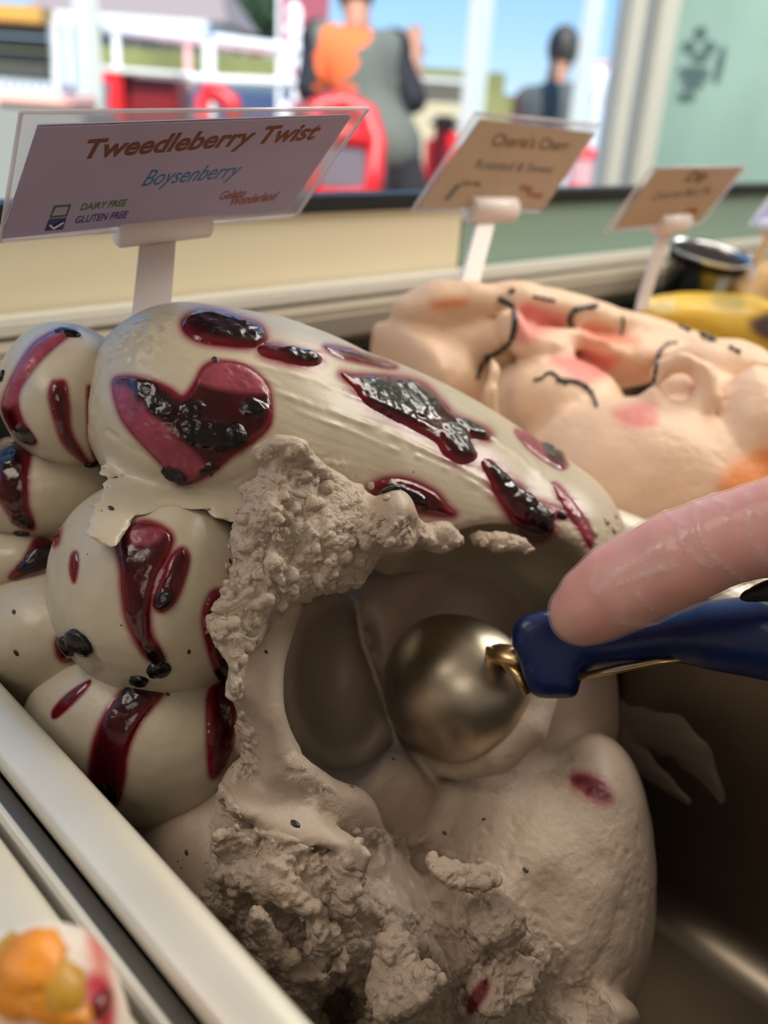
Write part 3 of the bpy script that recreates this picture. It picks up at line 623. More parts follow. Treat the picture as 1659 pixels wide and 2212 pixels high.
SA = {('cap', 0): (.0009, [(325, 850, 45, 26, 30), (350, 882, 40, 26, 20), (452, 938, 78, 34, 8), (415, 892, 30, 24, 0), (545, 885, 34, 20, 10), (380, 1025, 34, 20, 30), (450, 1012, 28, 12, -10)],
      [[(440, 800), (480, 785), (535, 795), (575, 830), (578, 852), (500, 850), (430, 830)], [(248, 840), (290, 845), (350, 910), (420, 975), (440, 1010), (390, 1040), (320, 970), (262, 900)]]),
      ('cap', 1): (.0012, [(490, 712, 95, 28, 14)], []), ('cap', 2): (.0010, [(650, 770, 45, 18, 10)], []), ('cap', 3): (.0006, [], []),
      ('cap', 4): (.0010, [(840, 862, 80, 34, 28), (890, 868, 60, 34, 28), (988, 955, 42, 26, 50), (1018, 925, 38, 16, 30)], []),
      ('cap', 5): (.0009, [(1085, 1040, 40, 16, 45), (1140, 1090, 46, 22, 45), (1170, 1120, 36, 24, 40)], [[(1110, 1045), (1220, 1100), (1225, 1115), (1190, 1118)]]),
      ('cap', 6): (.0009, [(880, 1072, 62, 16, 24)], []), ('cap', 7): (.0006, [(1195, 975, 32, 12, 38)], [[(1115, 930), (1150, 940), (1180, 995), (1140, 965)]]),
      ('cap', 8): (.0005, [], [[(1195, 1045), (1220, 1060), (1280, 1165), (1255, 1150)]]),
      (0, 0): (.0006, [(60, 940, 30, 14, 40)], [[(160, 712), (60, 760), (12, 870), (40, 870), (100, 770)]]), (0, 1): (.0004, [], []), (0, 2): (.0004, [], []),
      (1, 0): (.0009, [(20, 990, 26, 26, 0), (45, 1125, 30, 16, 0)], []), (2, 0): (.0012, [(80, 1208, 46, 22, -25)], []), (3, 0): (.0011, [(168, 1388, 50, 34, -8)], []),
      (4, 0): (.0010, [(335, 1415, 34, 20, 50)], [[(285, 1150), (350, 1145), (340, 1175), (290, 1180)]]), (4, 1): (.0012, [(355, 1295, 26, 22, -50)], []), (4, 2): (.0004, [], []), (4, 3): (.0005, [], [[(205, 1038), (160, 1055), (104, 1160), (134, 1120)]]), (4, 4): (.0008, [(480, 1450, 20, 30, 0)], []),
      (5, 0): (.0011, [(340, 1448, 34, 24, 0), (290, 1500, 40, 26, -50), (232, 1710, 34, 30, 0)], []), (5, 1): (.0006, [], []), (5, 2): (.0008, [], [])}
for (k, j), (lift, jam, dull) in SA.items(): sauce(k, j, lift, jam, dull)

def berry(keys, px, py, rx, ry, ang, parent, m, name='berry', lumpy=.26):
    h = hit(keys, px, py)
    if h is None: return None
    p, n, dist = h; k = dist/F; bm = bmesh.new(); bmesh.ops.create_icosphere(bm, subdivisions=3, radius=1.)
    a = math.radians(ang); ax = math.cos(a)*RB-math.sin(a)*UB; ax = ax-n*(ax@n); ax /= np.linalg.norm(ax); ay = np.cross(n, ax)
    V = np.array([v.co for v in bm.verts]); s = 1+lumpy*fbm(V*1.9+px, 2)+.10*(.5-worley(V*2.6+py)); V = V*s[:, None]
    W3 = p+V[:, :1]*rx*k*ax+V[:, 1:2]*ry*k*1.15*ay+(V[:, 2:3]*.62+.12)*min(rx, ry)*k*n
    for v, c in zip(bm.verts, W3): v.co = Vector(c)
    me = bpy.data.meshes.new(name); bm.to_mesh(me); bm.free(); me.polygons.foreach_set('use_smooth', np.ones(len(me.polygons), bool))
    return link(name, me, m, parent)
ALL = ['cap', 'mass', 0, 1, 2, 3, 4, 5]
for b in [(318, 848, 30, 20, 30), (345, 872, 28, 18, 20), (415, 890, 22, 17, 0), (548, 882, 24, 14, 10), (412, 940, 22, 22, 0), (455, 932, 32, 17, 5), (506, 942, 28, 25, 0), (372, 1022, 22, 15, 35), (402, 1036, 14, 10, 0), (450, 1012, 20, 10, -10),
          (545, 732, 22, 14, 10), (470, 712, 40, 14, 10), (655, 770, 32, 13, 8), (146, 720, 26, 13, 5), (830, 852, 42, 17, 28), (895, 872, 46, 22, 30), (985, 955, 30, 20, 55), (1018, 926, 34, 13, 30), (845, 1058, 24, 12, 15), (910, 1088, 30, 11, 25), (1196, 974, 24, 11, 40),
          (1083, 1034, 14, 9, 45), (1128, 1076, 20, 15, 40), (1168, 1116, 28, 21, 40), (1207, 1108, 20, 10, 25), (196, 1003, 16, 10, 20), (22, 990, 18, 18, 0), (46, 1152, 17, 8, 0), (85, 1206, 34, 18, -25), (172, 1388, 40, 27, -10), (145, 1395, 22, 24, 0),
          (343, 1446, 26, 19, -20), (300, 1470, 22, 16, -50), (283, 1505, 24, 18, -45), (268, 1528, 16, 12, -40), (232, 1708, 30, 27, 0), (353, 1302, 16, 13, -50), (5, 812, 10, 12, 0)]:
    berry(ALL, *b, gel, m_berry)
m_seed = mat('dark_seed', lin(38, 36, 44), .4)
for x, y, r in [(638, 1780, 11), (466, 778, 10), (455, 1024, 6), (705, 1232, 0), (117, 884, 5), (408, 1408, 6), (497, 1212, 6), (362, 1500, 5), (465, 1500, 4), (35, 1410, 7), (30, 1322, 6), (240, 1098, 8), (403, 1842, 6), (1135, 1880, 7), (850, 1640, 5), (575, 1408, 5), (760, 1700, 5), (960, 1800, 6), (1045, 1770, 5)]:
    if r: berry(ALL, x, y, r, r*.55, RNG.randint(0, 90), gel, m_seed, 'seed')
# loose crumbs of the torn gelato along its broken edges
for x, y, r in [(525, 1058, 15), (512, 1105, 9), (497, 1182, 10), (492, 1225, 13), (458, 1335, 13), (449, 1362, 10), (470, 1405, 12), (492, 1440, 10), (600, 1325, 18), (555, 1345, 15), (560, 1380, 12), (640, 1290, 14), (620, 1310, 11), (700, 1290, 12), (745, 1285, 12), (780, 1235, 10), (812, 1205, 11), (930, 1170, 16), (960, 1185, 12), (1045, 1172, 14), (1080, 1185, 12), (1110, 1180, 15), (1140, 1190, 14), (800, 1050, 12), (835, 1075, 12), (455, 1940, 12), (447, 1905, 10), (475, 1800, 14), (480, 1755, 10), (478, 1700, 9), (700, 1700, 8), (655, 1660, 8), (770, 1800, 14), (800, 1815, 12), (835, 1805, 10), (705, 1940, 16), (760, 1990, 14), (820, 1950, 12), (900, 1985, 14), (935, 2120, 12), (860, 2120, 14), (1050, 1890, 14), (1010, 1880, 12), (1285, 1150, 12), (1310, 1125, 12), (1325, 1145, 12), (1320, 1180, 12), (1330, 1115, 10)]:
    berry(['mass', 'cap', 4, 5], x, y, r*.8, r*.62, RNG.randint(0, 90), gel, m_gel, 'crumb', lumpy=.45)
for o in gel.children:
    if o.name.startswith('crumb'):
        me = o.data; setcol(me, 'Col', np.tile(np.array(TORN), (len(me.vertices), 1))); setval(me, 'Rgh', np.full(len(me.vertices), .42)); setval(me, 'Bmp', np.ones(len(me.vertices)))

# ------------------------------------------------------------------ the other gelatos
def heap(fn, x0, x1, over=.010): return Isec(.002, fn, U(.002, Bx((x0, -.04, zz(-.2495)), (x1, .2795, zz(-.1)), .003), Bx((x0-over, -.045, zz(-.1275)), (x1+over, .2795+over, zz(.2)), .003)))
PEACH = lin(238, 202, 172)
m_peach = mat('peach_gelato', PEACH, .45, attr='Col', sss=.25, sssr=(.006, .004, .003), bump=((260, .3, .002), (1200, .3, .0006)))
m_choc = mat('chocolate_drizzle', lin(30, 20, 20), .25, coat=.5)
def paint(me, base, tones, polys, off):
    V = coords(me)+off; q, _ = project(V); n = fbm(V/.02, 2); col = np.array(base)*(1+.05*n[:, None])
    for poly, c, soft in polys:
        w = sstep(-soft, soft, polysd(q, curve2(poly, 4))+6*n)[:, None]; col = col*(1-w)+np.array(c)*w
    setcol(me, 'Col', col)
pc = thing('gelato', (.36, .17, zz(-.249)), 'pale peach gelato with pink patches and dark chocolate squiggles, behind the blue scoop', 'gelato', 'gelatos in the case')
g1 = np.array(pc.location)
pf = U(.0022, Ch([(880, 668, .395, 40), (940, 655, .395, 52), (1040, 648, .395, 40), (1125, 636, .40, 30)]), Ch([(1100, 650, .40, 46), (1200, 672, .41, 46), (1330, 704, .42, 42), (1450, 748, .43, 46), (1600, 806, .44, 60)]),
       U(.004, E(880, 808, .41, 185, 108, .035, 10), E(770, 775, .40, 80, 60, .02, -10)), E(1195, 870, .405, 150, 100, .035, 8), E(1010, 735, .42, 190, 70, .03), E(1250, 775, .435, 230, 70, .03), U(.004, E(1400, 1060, .375, 290, 200, .04, 15), E(1250, 1080, .40, 220, 130, .03)),
       E(1500, 880, .385, 95, 90, .024, 20), E(1565, 795, .40, 120, 62, .024, 10), E(1620, 960, .365, 90, 170, .024, 10), E(1120, 900, .41, 110, 90, .025),
       Ch([(1070, 790, .372, 14), (1058, 850, .369, 18), (1075, 905, .372, 12)]), Ch([(1425, 800, .362, 26), (1470, 778, .357, 24), (1520, 800, .357, 26), (1530, 860, .357, 30), (1480, 900, .357, 28)]), Ch([(1412, 860, .360, 26), (1440, 930, .354, 34), (1520, 985, .35, 38), (1575, 1010, .35, 36), (1565, 1070, .35, 26)]),
       Ch([(1100, 690, .388, 30), (1130, 740, .388, 34), (1210, 760, .395, 30)]), Ch([(1150, 720, .392, 20), (1260, 735, .40, 24), (1340, 765, .405, 20)]),
       Bx((.284, -.03, zz(-.249)), (.456, .275, zz(-.165)), .02))
folds_n = [(.0018, .018, 5., False, None), (.0008, .006, 2., False, None)]
me = implicit('peach_mound', heap(rough(pf, *folds_n), .2805, .4595, .012), (.27, -.05, zz(-.255)), (.475, .295, zz(-.04)), .0034, 1)
SALM = lin(230, 140, 130)
paint(me, PEACH, 0, [([(1125, 655), (1190, 668), (1235, 692), (1185, 722), (1120, 742), (1112, 700)], SALM, 18), ([(1190, 768), (1330, 765), (1325, 800), (1268, 832), (1220, 805)], SALM, 14), ([(1325, 884), (1410, 868), (1418, 920), (1350, 922)], SALM, 14),
                     ([(725, 730), (800, 712), (800, 742), (740, 752)], SALM, 10), ([(1280, 700), (1380, 730), (1360, 750), (1260, 735)], lin(226, 140, 110), 16), ([(1570, 1010), (1680, 960), (1680, 1080), (1560, 1075)], lin(238, 150, 90), 22), ([(930, 655), (1000, 640), (1010, 660), (950, 672)], lin(225, 140, 100), 12)], np.zeros(3))
MOBJ['peach'] = link('peach_mound', me, m_peach, pc); MESH['peach'] = me; MOFF['peach'] = g1
def drape(keys, pts, wpx, parent, m, name):
    out = []; rad = []
    cp = curve2(pts, 6, False)
    for i, (x, y) in enumerate(cp):
        h = hit(keys, x, y)
        if h is None: continue
        r = .72*wpx*h[2]/F*(.6+.5*abs(math.sin(i*.7+x))); out.append(h[0]+h[1]*r*.3); rad.append(r)
    if len(out) > 2: rad[0] *= .4; rad[-1] *= .4; return tube(name, out, rad, m, parent, 8)
for pts, w in [([(1075, 645), (1105, 660), (1112, 700), (1100, 742), (1068, 764), (1045, 772)], 9), ([(1292, 660), (1245, 668), (1230, 690), (1236, 706)], 8), ([(1345, 682), (1346, 704), (1342, 724)], 4), ([(1152, 822), (1170, 818), (1190, 806), (1225, 832)], 6),
               ([(1200, 822), (1245, 826), (1275, 846), (1290, 880)], 8), ([(1412, 830), (1418, 790), (1424, 762), (1440, 744), (1462, 740)], 6), ([(1030, 820), (1040, 790), (1060, 770)], 8), ([(1098, 632), (1112, 626)], 6), ([(1150, 640), (1175, 645), (1200, 650)], 5),
               ([(1465, 704), (1490, 716)], 8), ([(1510, 722), (1545, 738)], 9), ([(1575, 750), (1600, 762)], 7)]:
    drape(['peach'], pts, w, pc, m_choc, 'drizzle')

ye = thing('gelato', (.532, .17, zz(-.249)), 'bright yellow gelato with dark sauce, seen above the peach gelato', 'gelato', 'gelatos in the case')
m_yel = mat('yellow_gelato', lin(238, 190, 52), .4, attr='Col', sss=.2, bump=((200, .35, .003),), coat=.2)
yf = U(.008, E(1480, 690, .56, 125, 55, .03, 8), E(1640, 724, .545, 170, 75, .03, 8), E(1378, 652, .555, 28, 22, .010), E(1540, 662, .575, 130, 30, .02, 5), Bx((.500, -.02, zz(-.249)), (.568, .275, zz(-.16)), .02))
me = implicit('yellow_mound', heap(rough(yf, (.0016, .012, 1., False, None)), .4925, .5725, .012), (.48, -.05, zz(-.255)), (.685, .295, zz(-.05)), .0045, 1)
paint(me, lin(240, 192, 56), 0, [([(1620, 690), (1700, 670), (1700, 740), (1635, 730)], lin(70, 40, 40), 12), ([(1400, 655), (1450, 650), (1455, 670), (1420, 675)], lin(245, 222, 160), 10), ([(1540, 640), (1600, 640), (1600, 670), (1550, 668)], lin(190, 160, 60), 12)], np.zeros(3))
link('yellow_mound', me, m_yel, ye)
tn = thing('gelato', (.646, .17, zz(-.249)), 'tan caramel coloured gelato beside the dark filled metal cup', 'gelato', 'gelatos in the case')
m_tan = mat('tan_gelato', lin(206, 166, 112), .5, sss=.2, bump=((160, .4, .004),), var=(40, .2))
tf = U(.01, E(1640, 632, .63, 110, 66, .03, -6), E(1560, 652, .625, 100, 50, .03), E(1720, 640, .62, 120, 70, .03), Bx((.612, -.02, zz(-.249)), (.680, .275, zz(-.17)), .02))
me = implicit('tan_mound', heap(rough(tf, (.003, .016, 6., False, None)), .6055, .6865, .022), (.575, -.06, zz(-.255)), (.72, .31, zz(-.05)), .004, 1)
link('tan_mound', me, m_tan, tn)
# the steel cup tipped into the tan gelato
cu = P(1535, 545, .60); cax = UB*.86-RB*.10-FB*.42; cax /= np.linalg.norm(cax)
m_cup = mat('cup_steel', lin(190, 192, 196), .22, 1.)
cup = thing('metal_cup', cu-cax*.05, 'steel cup of dark chocolate sauce tilted in the tan gelato', 'cup')
vw = (CAM-cu)/np.linalg.norm(CAM-cu); cax2 = vw*.50+.88*(RB*.34+UB*.94); cax2 /= np.linalg.norm(cax2)
lathe('cup_wall', cu-cax2*.05, cax2, [(.0, 0), (.016, 0), (.020, .004), (.0255, .048), (.0285, .0505), (.0275, .051), (.0255, .048), (.0245, .040)], m_cup, cup, 40)
lathe('sauce', cu-cax2*.05, cax2, [(.0, .0472), (.015, .0474), (.0258, .0472), (.0250, .043), (.0, .043)], mat('dark_sauce', lin(26, 15, 13), .7, spec=.15), cup, 40)

# fruit gelato in the nearest pan
fr = thing('gelato', (-.056, .1, zz(-.249)), 'cream gelato topped with orange and red fruit, blurred in the bottom left corner', 'gelato', 'gelatos in the case')
m_cr = mat('cream_gelato', lin(240, 222, 206), .5, attr='Col', sss=.2)
D = .114
ff = U(.006, E(105, 2215, D+.012, 165, 222, .016, -10), E(-200, 2280, D+.02, 330, 240, .03), Bx((-.142, -.03, zz(-.249)), (.030, .275, zz(-.165)), .02))
me = implicit('cream_mound', heap(rough(ff, (.0012, .009, 3., False, None)), -.1455, .036, .012), (-.16, -.05, zz(-.255)), (.06, .295, zz(-.06)), .0045, 1)
paint(me, lin(242, 226, 210), 0, [([(190, 2010), (225, 2040), (240, 2100), (215, 2110), (195, 2060)], lin(226, 130, 116), 12), ([(150, 2110), (215, 2100), (250, 2150), (240, 2260), (170, 2260), (185, 2180)], lin(190, 40, 56), 12), ([(-30, 2080), (15, 2100), (20, 2150), (-30, 2170)], lin(212, 50, 56), 12), ([(-40, 2190), (180, 2190), (190, 2300), (-40, 2300)], lin(238, 190, 160), 20)], np.zeros(3))
MOBJ['cream'] = link('cream_mound', me, m_cr, fr); MESH['cream'] = me; MOFF['cream'] = np.array(fr.location)
m_or = mat('orange_fruit', lin(226, 140, 26), .45, coat=.1, sss=.2, var=(120, .35), bump=((300, .4, .002),))
m_yf = mat('yellow_fruit', lin(214, 160, 44), .45, coat=.1, sss=.2, var=(100, .3))
m_rf = mat('dark_red_fruit', lin(120, 24, 34), .25, coat=.5, var=(100, .3))
m_gf = mat('dark_leaf', lin(66, 62, 34), .5)
for x, y, rx, ry, a, m in [(70, 2085, 62, 58, 20, m_or), (125, 2140, 52, 44, 35, m_yf), (45, 2150, 60, 36, 0, m_or), (115, 2180, 70, 26, 5, m_or), (10, 2070, 30, 46, 0, m_yf), (222, 2165, 20, 28, 20, m_rf), (128, 2075, 44, 9, 42, m_gf), (0, 2130, 16, 24, 0, m_rf)]:
    berry(['cream'], x, y, rx, ry, a, fr, m, 'fruit_piece')

# ------------------------------------------------------------------ price signs
def text(name, s, pos, ex, ey, size, m, parent, shear=0., bold=0., width=None, spacing=1.):
    c = bpy.data.curves.new(name, 'FONT'); c.body = s; c.size = size; c.shear = shear; c.offset = bold; c.extrude = .00004; c.align_x = 'LEFT'; c.space_character = spacing
    o = bpy.data.objects.new(name, c); COL.objects.link(o); bpy.context.view_layer.update()
    sc = (width/o.dimensions.x) if width else 1.
    ez = np.cross(ex, ey); Mx = Matrix.Identity(4)
    for i in range(3): Mx[i][0] = ex[i]*sc; Mx[i][1] = ey[i]; Mx[i][2] = ez[i]; Mx[i][3] = pos[i]
    dg = bpy.context.evaluated_depsgraph_get(); me = bpy.data.meshes.new_from_object(o.evaluated_get(dg)); me.transform(Mx); bpy.data.objects.remove(o)
    return link(name, me, m, parent)
def quadd(c, d):
    A = np.array([P(*c[0], 1)-CAM, -(P(*c[1], 1)-CAM), P(*c[2], 1)-CAM, -(P(*c[3], 1)-CAM)]).T; v = np.linalg.svd(A)[2][-1]; v = v/v[3]
    return [P(*q, k*d) for q, k in zip(c, v)]
m_paperA = mat('lilac_paper', lin(178, 162, 190), .6, var=(60, .06)); m_paperB = mat('tan_paper', lin(196, 170, 144), .6, var=(60, .06))
m_brown = mat('brown_print', lin(118, 58, 36), .6); m_bluei = mat('blue_print', lin(52, 112, 168), .6); m_green = mat('green_print', lin(62, 104, 52), .6)
m_navy = mat('navy_print', lin(52, 46, 116), .6); m_grey = mat('grey_print', lin(120, 112, 112), .6); m_dbrown = mat('dark_brown_print', lin(104, 74, 40), .6); m_wprint = mat('white_print', lin(225, 215, 228), .6); m_rust = mat('rust_print', lin(150, 70, 40), .6)
m_edge = clear('sleeve_edge', lin(236, 224, 230), .5, .15)
def sign(outer, paper, d, label, mp, clip, post, pd):
    A, B, C, D4 = quadd(outer, d); up = A-D4; rt = C-D4; hh = np.linalg.norm(up); ww = np.linalg.norm(rt); ex = rt/ww; n = np.cross(ex, up/hh); n /= np.linalg.norm(n)
    base = P(*post[-1][:2], pd)
    t = thing('flavour_sign', base, label, 'sign', 'flavour signs')
    slab4('card_sleeve', A, B, C, D4, n, .0004, m_plastic, t)
    for e0, e1 in ((A, B), (B, C), (C, D4), (D4, A)): tube('sleeve_edge', [e0+n*.0002, e1+n*.0002], .00055, m_edge, t, 6)
    o = D4; nn = n
    def onc(px, py, lift=.0006):                              # the sight line's point on the card
        dr = P(px, py, 1.)-CAM; k = ((o-CAM)@nn)/(dr@nn); return CAM+dr*k+side*lift
    side = nn if nn@(CAM-o) > 0 else -nn
    pp = [onc(*q, .0) for q in paper]
    slab4('card', *pp, -side, .00025, mp, t); slab4('card_front', *[p+side*.00045 for p in pp], side, .00012, mp, t)
    ey = np.cross(side, ex); ey /= np.linalg.norm(ey)
    c0, c1 = clip; r = c0[2]*d/F
    a, b = onc(*c0[:2], 0), onc(*c1[:2], 0); tube('clip', [a, a*.98+b*.02, a*.5+b*.5, a*.02+b*.98, b], [r*.9, r, r, r, r*.9], m_white, t, 20, 1.)
    box_dir = (b-a)/np.linalg.norm(b-a)
    pts = [onc(*post[0][:2], 0)-side*.001]+[P(*q[:2], pd) for q in post[1:]]; w = post[0][2]*d/F
    V = []; 
    nrm = np.cross(box_dir, (pts[-1]-pts[0])/np.linalg.norm(pts[-1]-pts[0])); nrm /= np.linalg.norm(nrm)
    for p in pts:
        for sx, sn in ((-1, -1), (1, -1), (1, 1), (-1, 1)): V.append(p+box_dir*sx*w+nrm*sn*.0011)
    Q = [(0, 1, 2, 3)]+[(i*4+k, i*4+(k+1) % 4, i*4+4+(k+1) % 4, i*4+4+k) for i in range(len(pts)-1) for k in range(4)]+[tuple(4*(len(pts)-1)+k for k in (3, 2, 1, 0))]
    link('post', new_mesh('post', V, Q, False), m_white, t)
    return t, onc, ex, ey, side, d/F
t, onc, ex, ey, sd1, k = sign([(45, 240), (795, 233), (640, 465), (0, 520)], [(82, 270), (757, 248), (622, 447), (3, 512)], .235, 'lilac sign lettered Tweedleberry Twist on a white holder in the grey gelato', m_paperA, ((250, 500, 38), (448, 478, 36)), [(345, 505, 46), (325, 700, 46), (322, 730, 46)], .245)
t.location = t.location
def along(p, q): v = onc(*q)-onc(*p); return v/np.linalg.norm(v), np.linalg.norm(v)
def put(name, s, p0, p1, hpx, m, shear=.2, bold=0., lean=None):
    v, L = along(p0, p1); h = along(p0, (p0[0]+(lean or 0), p0[1]-hpx))[1]; u = np.cross(sd1, v)
    return text(name, s, onc(*p0), v, u, h/.72, m, t, shear, bold*h, L)
put('title_text', 'Tweedleberry Twist', (170, 338), (672, 296), 40, m_brown, .22, .035)
put('flavour_text', 'Boysenberry', (300, 398), (508, 378), 34, m_bluei, .35, .0)
put('allergen_text', 'DAIRY FREE', (170, 450), (268, 440), 14, m_green, .15, .02)
put('allergen_text', 'GLUTEN FREE', (158, 478), (270, 466), 15, m_navy, .15, .02)
put('logo_text', 'Gelato', (468, 428), (524, 421), 17, m_rust, .2, .02)
put('logo_text', 'Wonderland', (490, 440), (590, 428), 18, m_rust, .2, .02)
def patch(name, pts, m, lift=.0006, hole=None):
    V = [onc(*p, lift) for p in pts]; n = len(V)
    if hole: V += [onc(*p, lift) for p in hole]; Q = [(i, (i+1) % n, n+(i+1) % n, n+i) for i in range(n)]
    else: Q = [tuple(range(n))]
    o = link(name, new_mesh(name, V, Q, False), m, t); md = o.modifiers.new('s', 'SOLIDIFY'); md.thickness = .00008; return o
patch('checkbox', [(115, 440), (152, 437), (143, 463), (105, 466)], m_green, hole=[(119, 443), (147, 441), (140, 460), (110, 462)])
patch('checkbox', [(104, 469), (142, 466), (134, 491), (94, 494)], m_navy)
patch('tick', [(103, 479), (107, 478), (114, 484), (134, 472), (136, 475), (113, 489)], m_wprint, .0009)
t, onc, ex, ey, sd1, k = sign([(1025, 243), (1292, 268), (1165, 457), (888, 456)], [(1036, 258), (1285, 288), (1175, 447), (905, 447)], .385, 'tan sign on a white holder standing in the peach gelato', m_paperB, ((1012, 452, 30), (1106, 452, 30)), [(1058, 458, 28), (1014, 610, 28), (1010, 650, 28)], .395)
put('title_text', "Cherie's Cherr", (1056, 313), (1222, 326), 26, m_dbrown, .25, .015)
put('flavour_text', 'Roasted & Sweet', (1020, 362), (1190, 374), 20, m_grey, .25, .02)
put('allergen_text', 'DAIRY FREE', (995, 398), (1035, 402), 9, m_dbrown, .15, .02)
put('logo_text', 'Gelato', (1118, 410), (1145, 412), 14, m_rust, .2, .02); put('logo_text', 'Wonder', (1132, 424), (1168, 428), 14, m_rust, .2, .02)
patch('fork_mark', [(984, 396), (996, 398), (966, 432), (956, 430)], m_grey)
t, onc, ex, ey, sd1, k = sign([(1405, 362), (1612, 358), (1515, 482), (1303, 502)], [(1418, 366), (1604, 362), (1508, 476), (1330, 492)], .43, 'tan sign on a cream post in front of the yellow gelato and teal wall', m_paperB, ((1418, 484, 24), (1478, 478, 24)), [(1444, 488, 22), (1392, 640, 22), (1386, 670, 22)], .47)
put('title_text', 'Oreo', (1472, 390), (1520, 388), 15, m_dbrown, .25, .04) if False else put('title_text', 'Dip', (1474, 391), (1520, 388), 15, m_dbrown, .25, .04)
put('flavour_text', 'Caramel Mud Pie', (1400, 432), (1528, 418), 14, m_grey, .25, .02)
put('logo_text', 'Gelato', (1472, 462), (1502, 459), 10, m_rust, .2, .05)
t, onc, ex, ey, sd1, k = sign([(1668, 420), (1850, 415), (1790, 500), (1616, 488)], [(1675, 426), (1842, 420), (1784, 494), (1628, 484)], .55, 'partly hidden pale sign on a white post at the right edge', m_paperA, ((1650, 492, 18), (1705, 492, 18)), [(1665, 492, 16), (1632, 570, 16), (1622, 600, 16)], .58)

# ------------------------------------------------------------------ the scoop
sc = thing('gelato_scoop', P(1150, 1450, .25), 'steel ball gelato scoop with dark blue handle, thumb pressing its head', 'scoop')
bc = P(990, 1482, .272); br = 163*.272/F
m_bowl = mat('worn_steel', lin(190, 178, 160), .36, 1., var=(60, .25), bump=((90, .12, .001), (700, .08, .0003)))
hax = P(1160, 1440, .262)-bc; hax /= np.linalg.norm(hax)
lathe('bowl', bc, -(FB*-.55-UB*.35+hax*.0-RB*.25)/np.linalg.norm(FB*-.55-UB*.35-RB*.25)*-1., [(br*math.sin(a), br*math.cos(a)) for a in np.linspace(.001, math.radians(108), 30)]+[(br*.955*math.sin(a), br*.955*math.cos(a)) for a in np.linspace(math.radians(108), .001, 24)], m_bowl, sc, 64)
m_brass = mat('warm_steel', lin(206, 176, 130), .3, 1.)
tube('shank', [P(1030, 1400, .2675), P(1075, 1412, .258), P(1140, 1425, .248)], [.0042, .0052, .0056], m_brass, sc, 14, .55)
tube('sweep_arm', [P(1035, 1398, .2595), P(1085, 1420, .2515), P(1120, 1460, .2465), P(1138, 1500, .2455)], [.0014, .0016, .0016, .0012], m_brass, sc, 10)
hs = U(.004, Sheet([(1112, 1345), (1135, 1328), (1190, 1318), (1260, 1330), (1300, 1380), (1262, 1420), (1248, 1500), (1215, 1508), (1160, 1506), (1138, 1480), (1122, 1430), (1104, 1385)], .243, .00000, .0, .0085, .004),
       Ch([(1230, 1400, .242, 48), (1340, 1392, .236, 42), (1440, 1375, .231, 52), (1540, 1372, .226, 76), (1659, 1376, .220, 94), (1850, 1395, .210, 98), (2050, 1430, .20, 90), (2120, 1440, .198, 70)]))
me = implicit('handle', hs, P(1700, 1400, .21)-.10, P(1700, 1400, .21)+.10, .0016, 1); V = coords(me); link('handle', me, m_blue, sc)
tube('lever', [P(1250, 1462, .236), P(1330, 1446, .232), P(1420, 1428, .228), P(1500, 1420, .226)], [.0016, .002, .0018, .001], m_brass, sc, 10, .5)
hb = Ch([(1600, 1292, .2085, 12), (1640, 1280, .206, 22), (1760, 1260, .20, 46), (1900, 1260, .196, 50)])  # black piece between the thumb and the handle
me = implicit('black_piece', hb, P(1760, 1270, .2)-.045, P(1760, 1270, .2)+.045, .0015, 1); link('black_piece', me, m_black, sc)

# ------------------------------------------------------------------ the gloved hand
SKIN = lin(226, 158, 140)
m_skin = mat('skin', SKIN, .5, attr='Col', sss=.3, sssr=(.006, .002, .001), bump=((900, .15, .0003),))
m_glove = clear('vinyl_glove', lin(250, 226, 222), .16, .16, .6, attr='Fold')
hand = thing('person', P(1900, 1300, .2), 'hand in a clear vinyl glove, thumb pushing on the blue scoop handle', 'person')
thumb = U(.005, Ch([(1256, 1325, .2195, 70), (1290, 1300, .217, 86), (1340, 1268, .214, 97), (1400, 1238, .212, 99), (1450, 1213, .210, 103), (1560, 1168, .206, 98), (1680, 1135, .202, 104), (1800, 1140, .199, 130)]))
palm = U(.010, Ch([(1800, 1140, .199, 130), (1980, 1180, .196, 190), (2200, 1260, .192, 220)]), Ch([(1980, 1180, .196, 190), (2150, 1420, .205, 190)]), Ch([(2200, 1320, .192, 210), (2600, 1250, .18, 200), (3000, 1200, .175, 230)]))
fing = [Ch([(2000, 1250+60*i, .215+.012*i, 92), (1860+40*i, 1300+40*i, .243+.008*i, 90), (1800+50*i, 1480+20*i, .232+.006*i, 84), (1900+45*i, 1560+20*i, .212+.004*i, 78)]) for i in range(4)]
hf = U(.003, U(.006, thumb, palm), *fing)
lo = P(1200, 1050, .2); pts = np.array([P(x, y, d) for x in (1150, 2900) for y in (900, 1750) for d in (.17, .27)])
me = implicit('skin', hf, pts.min(0), pts.max(0), .0022, 1)
V = coords(me); N = normals(me); q, _ = project(V)
n1 = fbm(V/.012, 3); tip = sstep(70, 10, np.hypot(q[:, 0]-1225, q[:, 1]-1360)); red = sstep(0, 1, .5+1.2*n1)
col = np.array(SKIN)*np.ones((len(V), 1)); col = col*(1-.35*red[:, None])+np.array(lin(206, 112, 104))*.35*red[:, None]; col = col*(1-.5*tip[:, None])+np.array(lin(214, 172, 132))*.5*tip[:, None]
setcol(me, 'Col', col); sk = link('skin', me, m_skin, hand)
me2 = me.copy(); me2.materials.clear(); me2.name = 'glove'; V = V; wr = np.zeros(len(V)); soft = np.zeros(len(V))
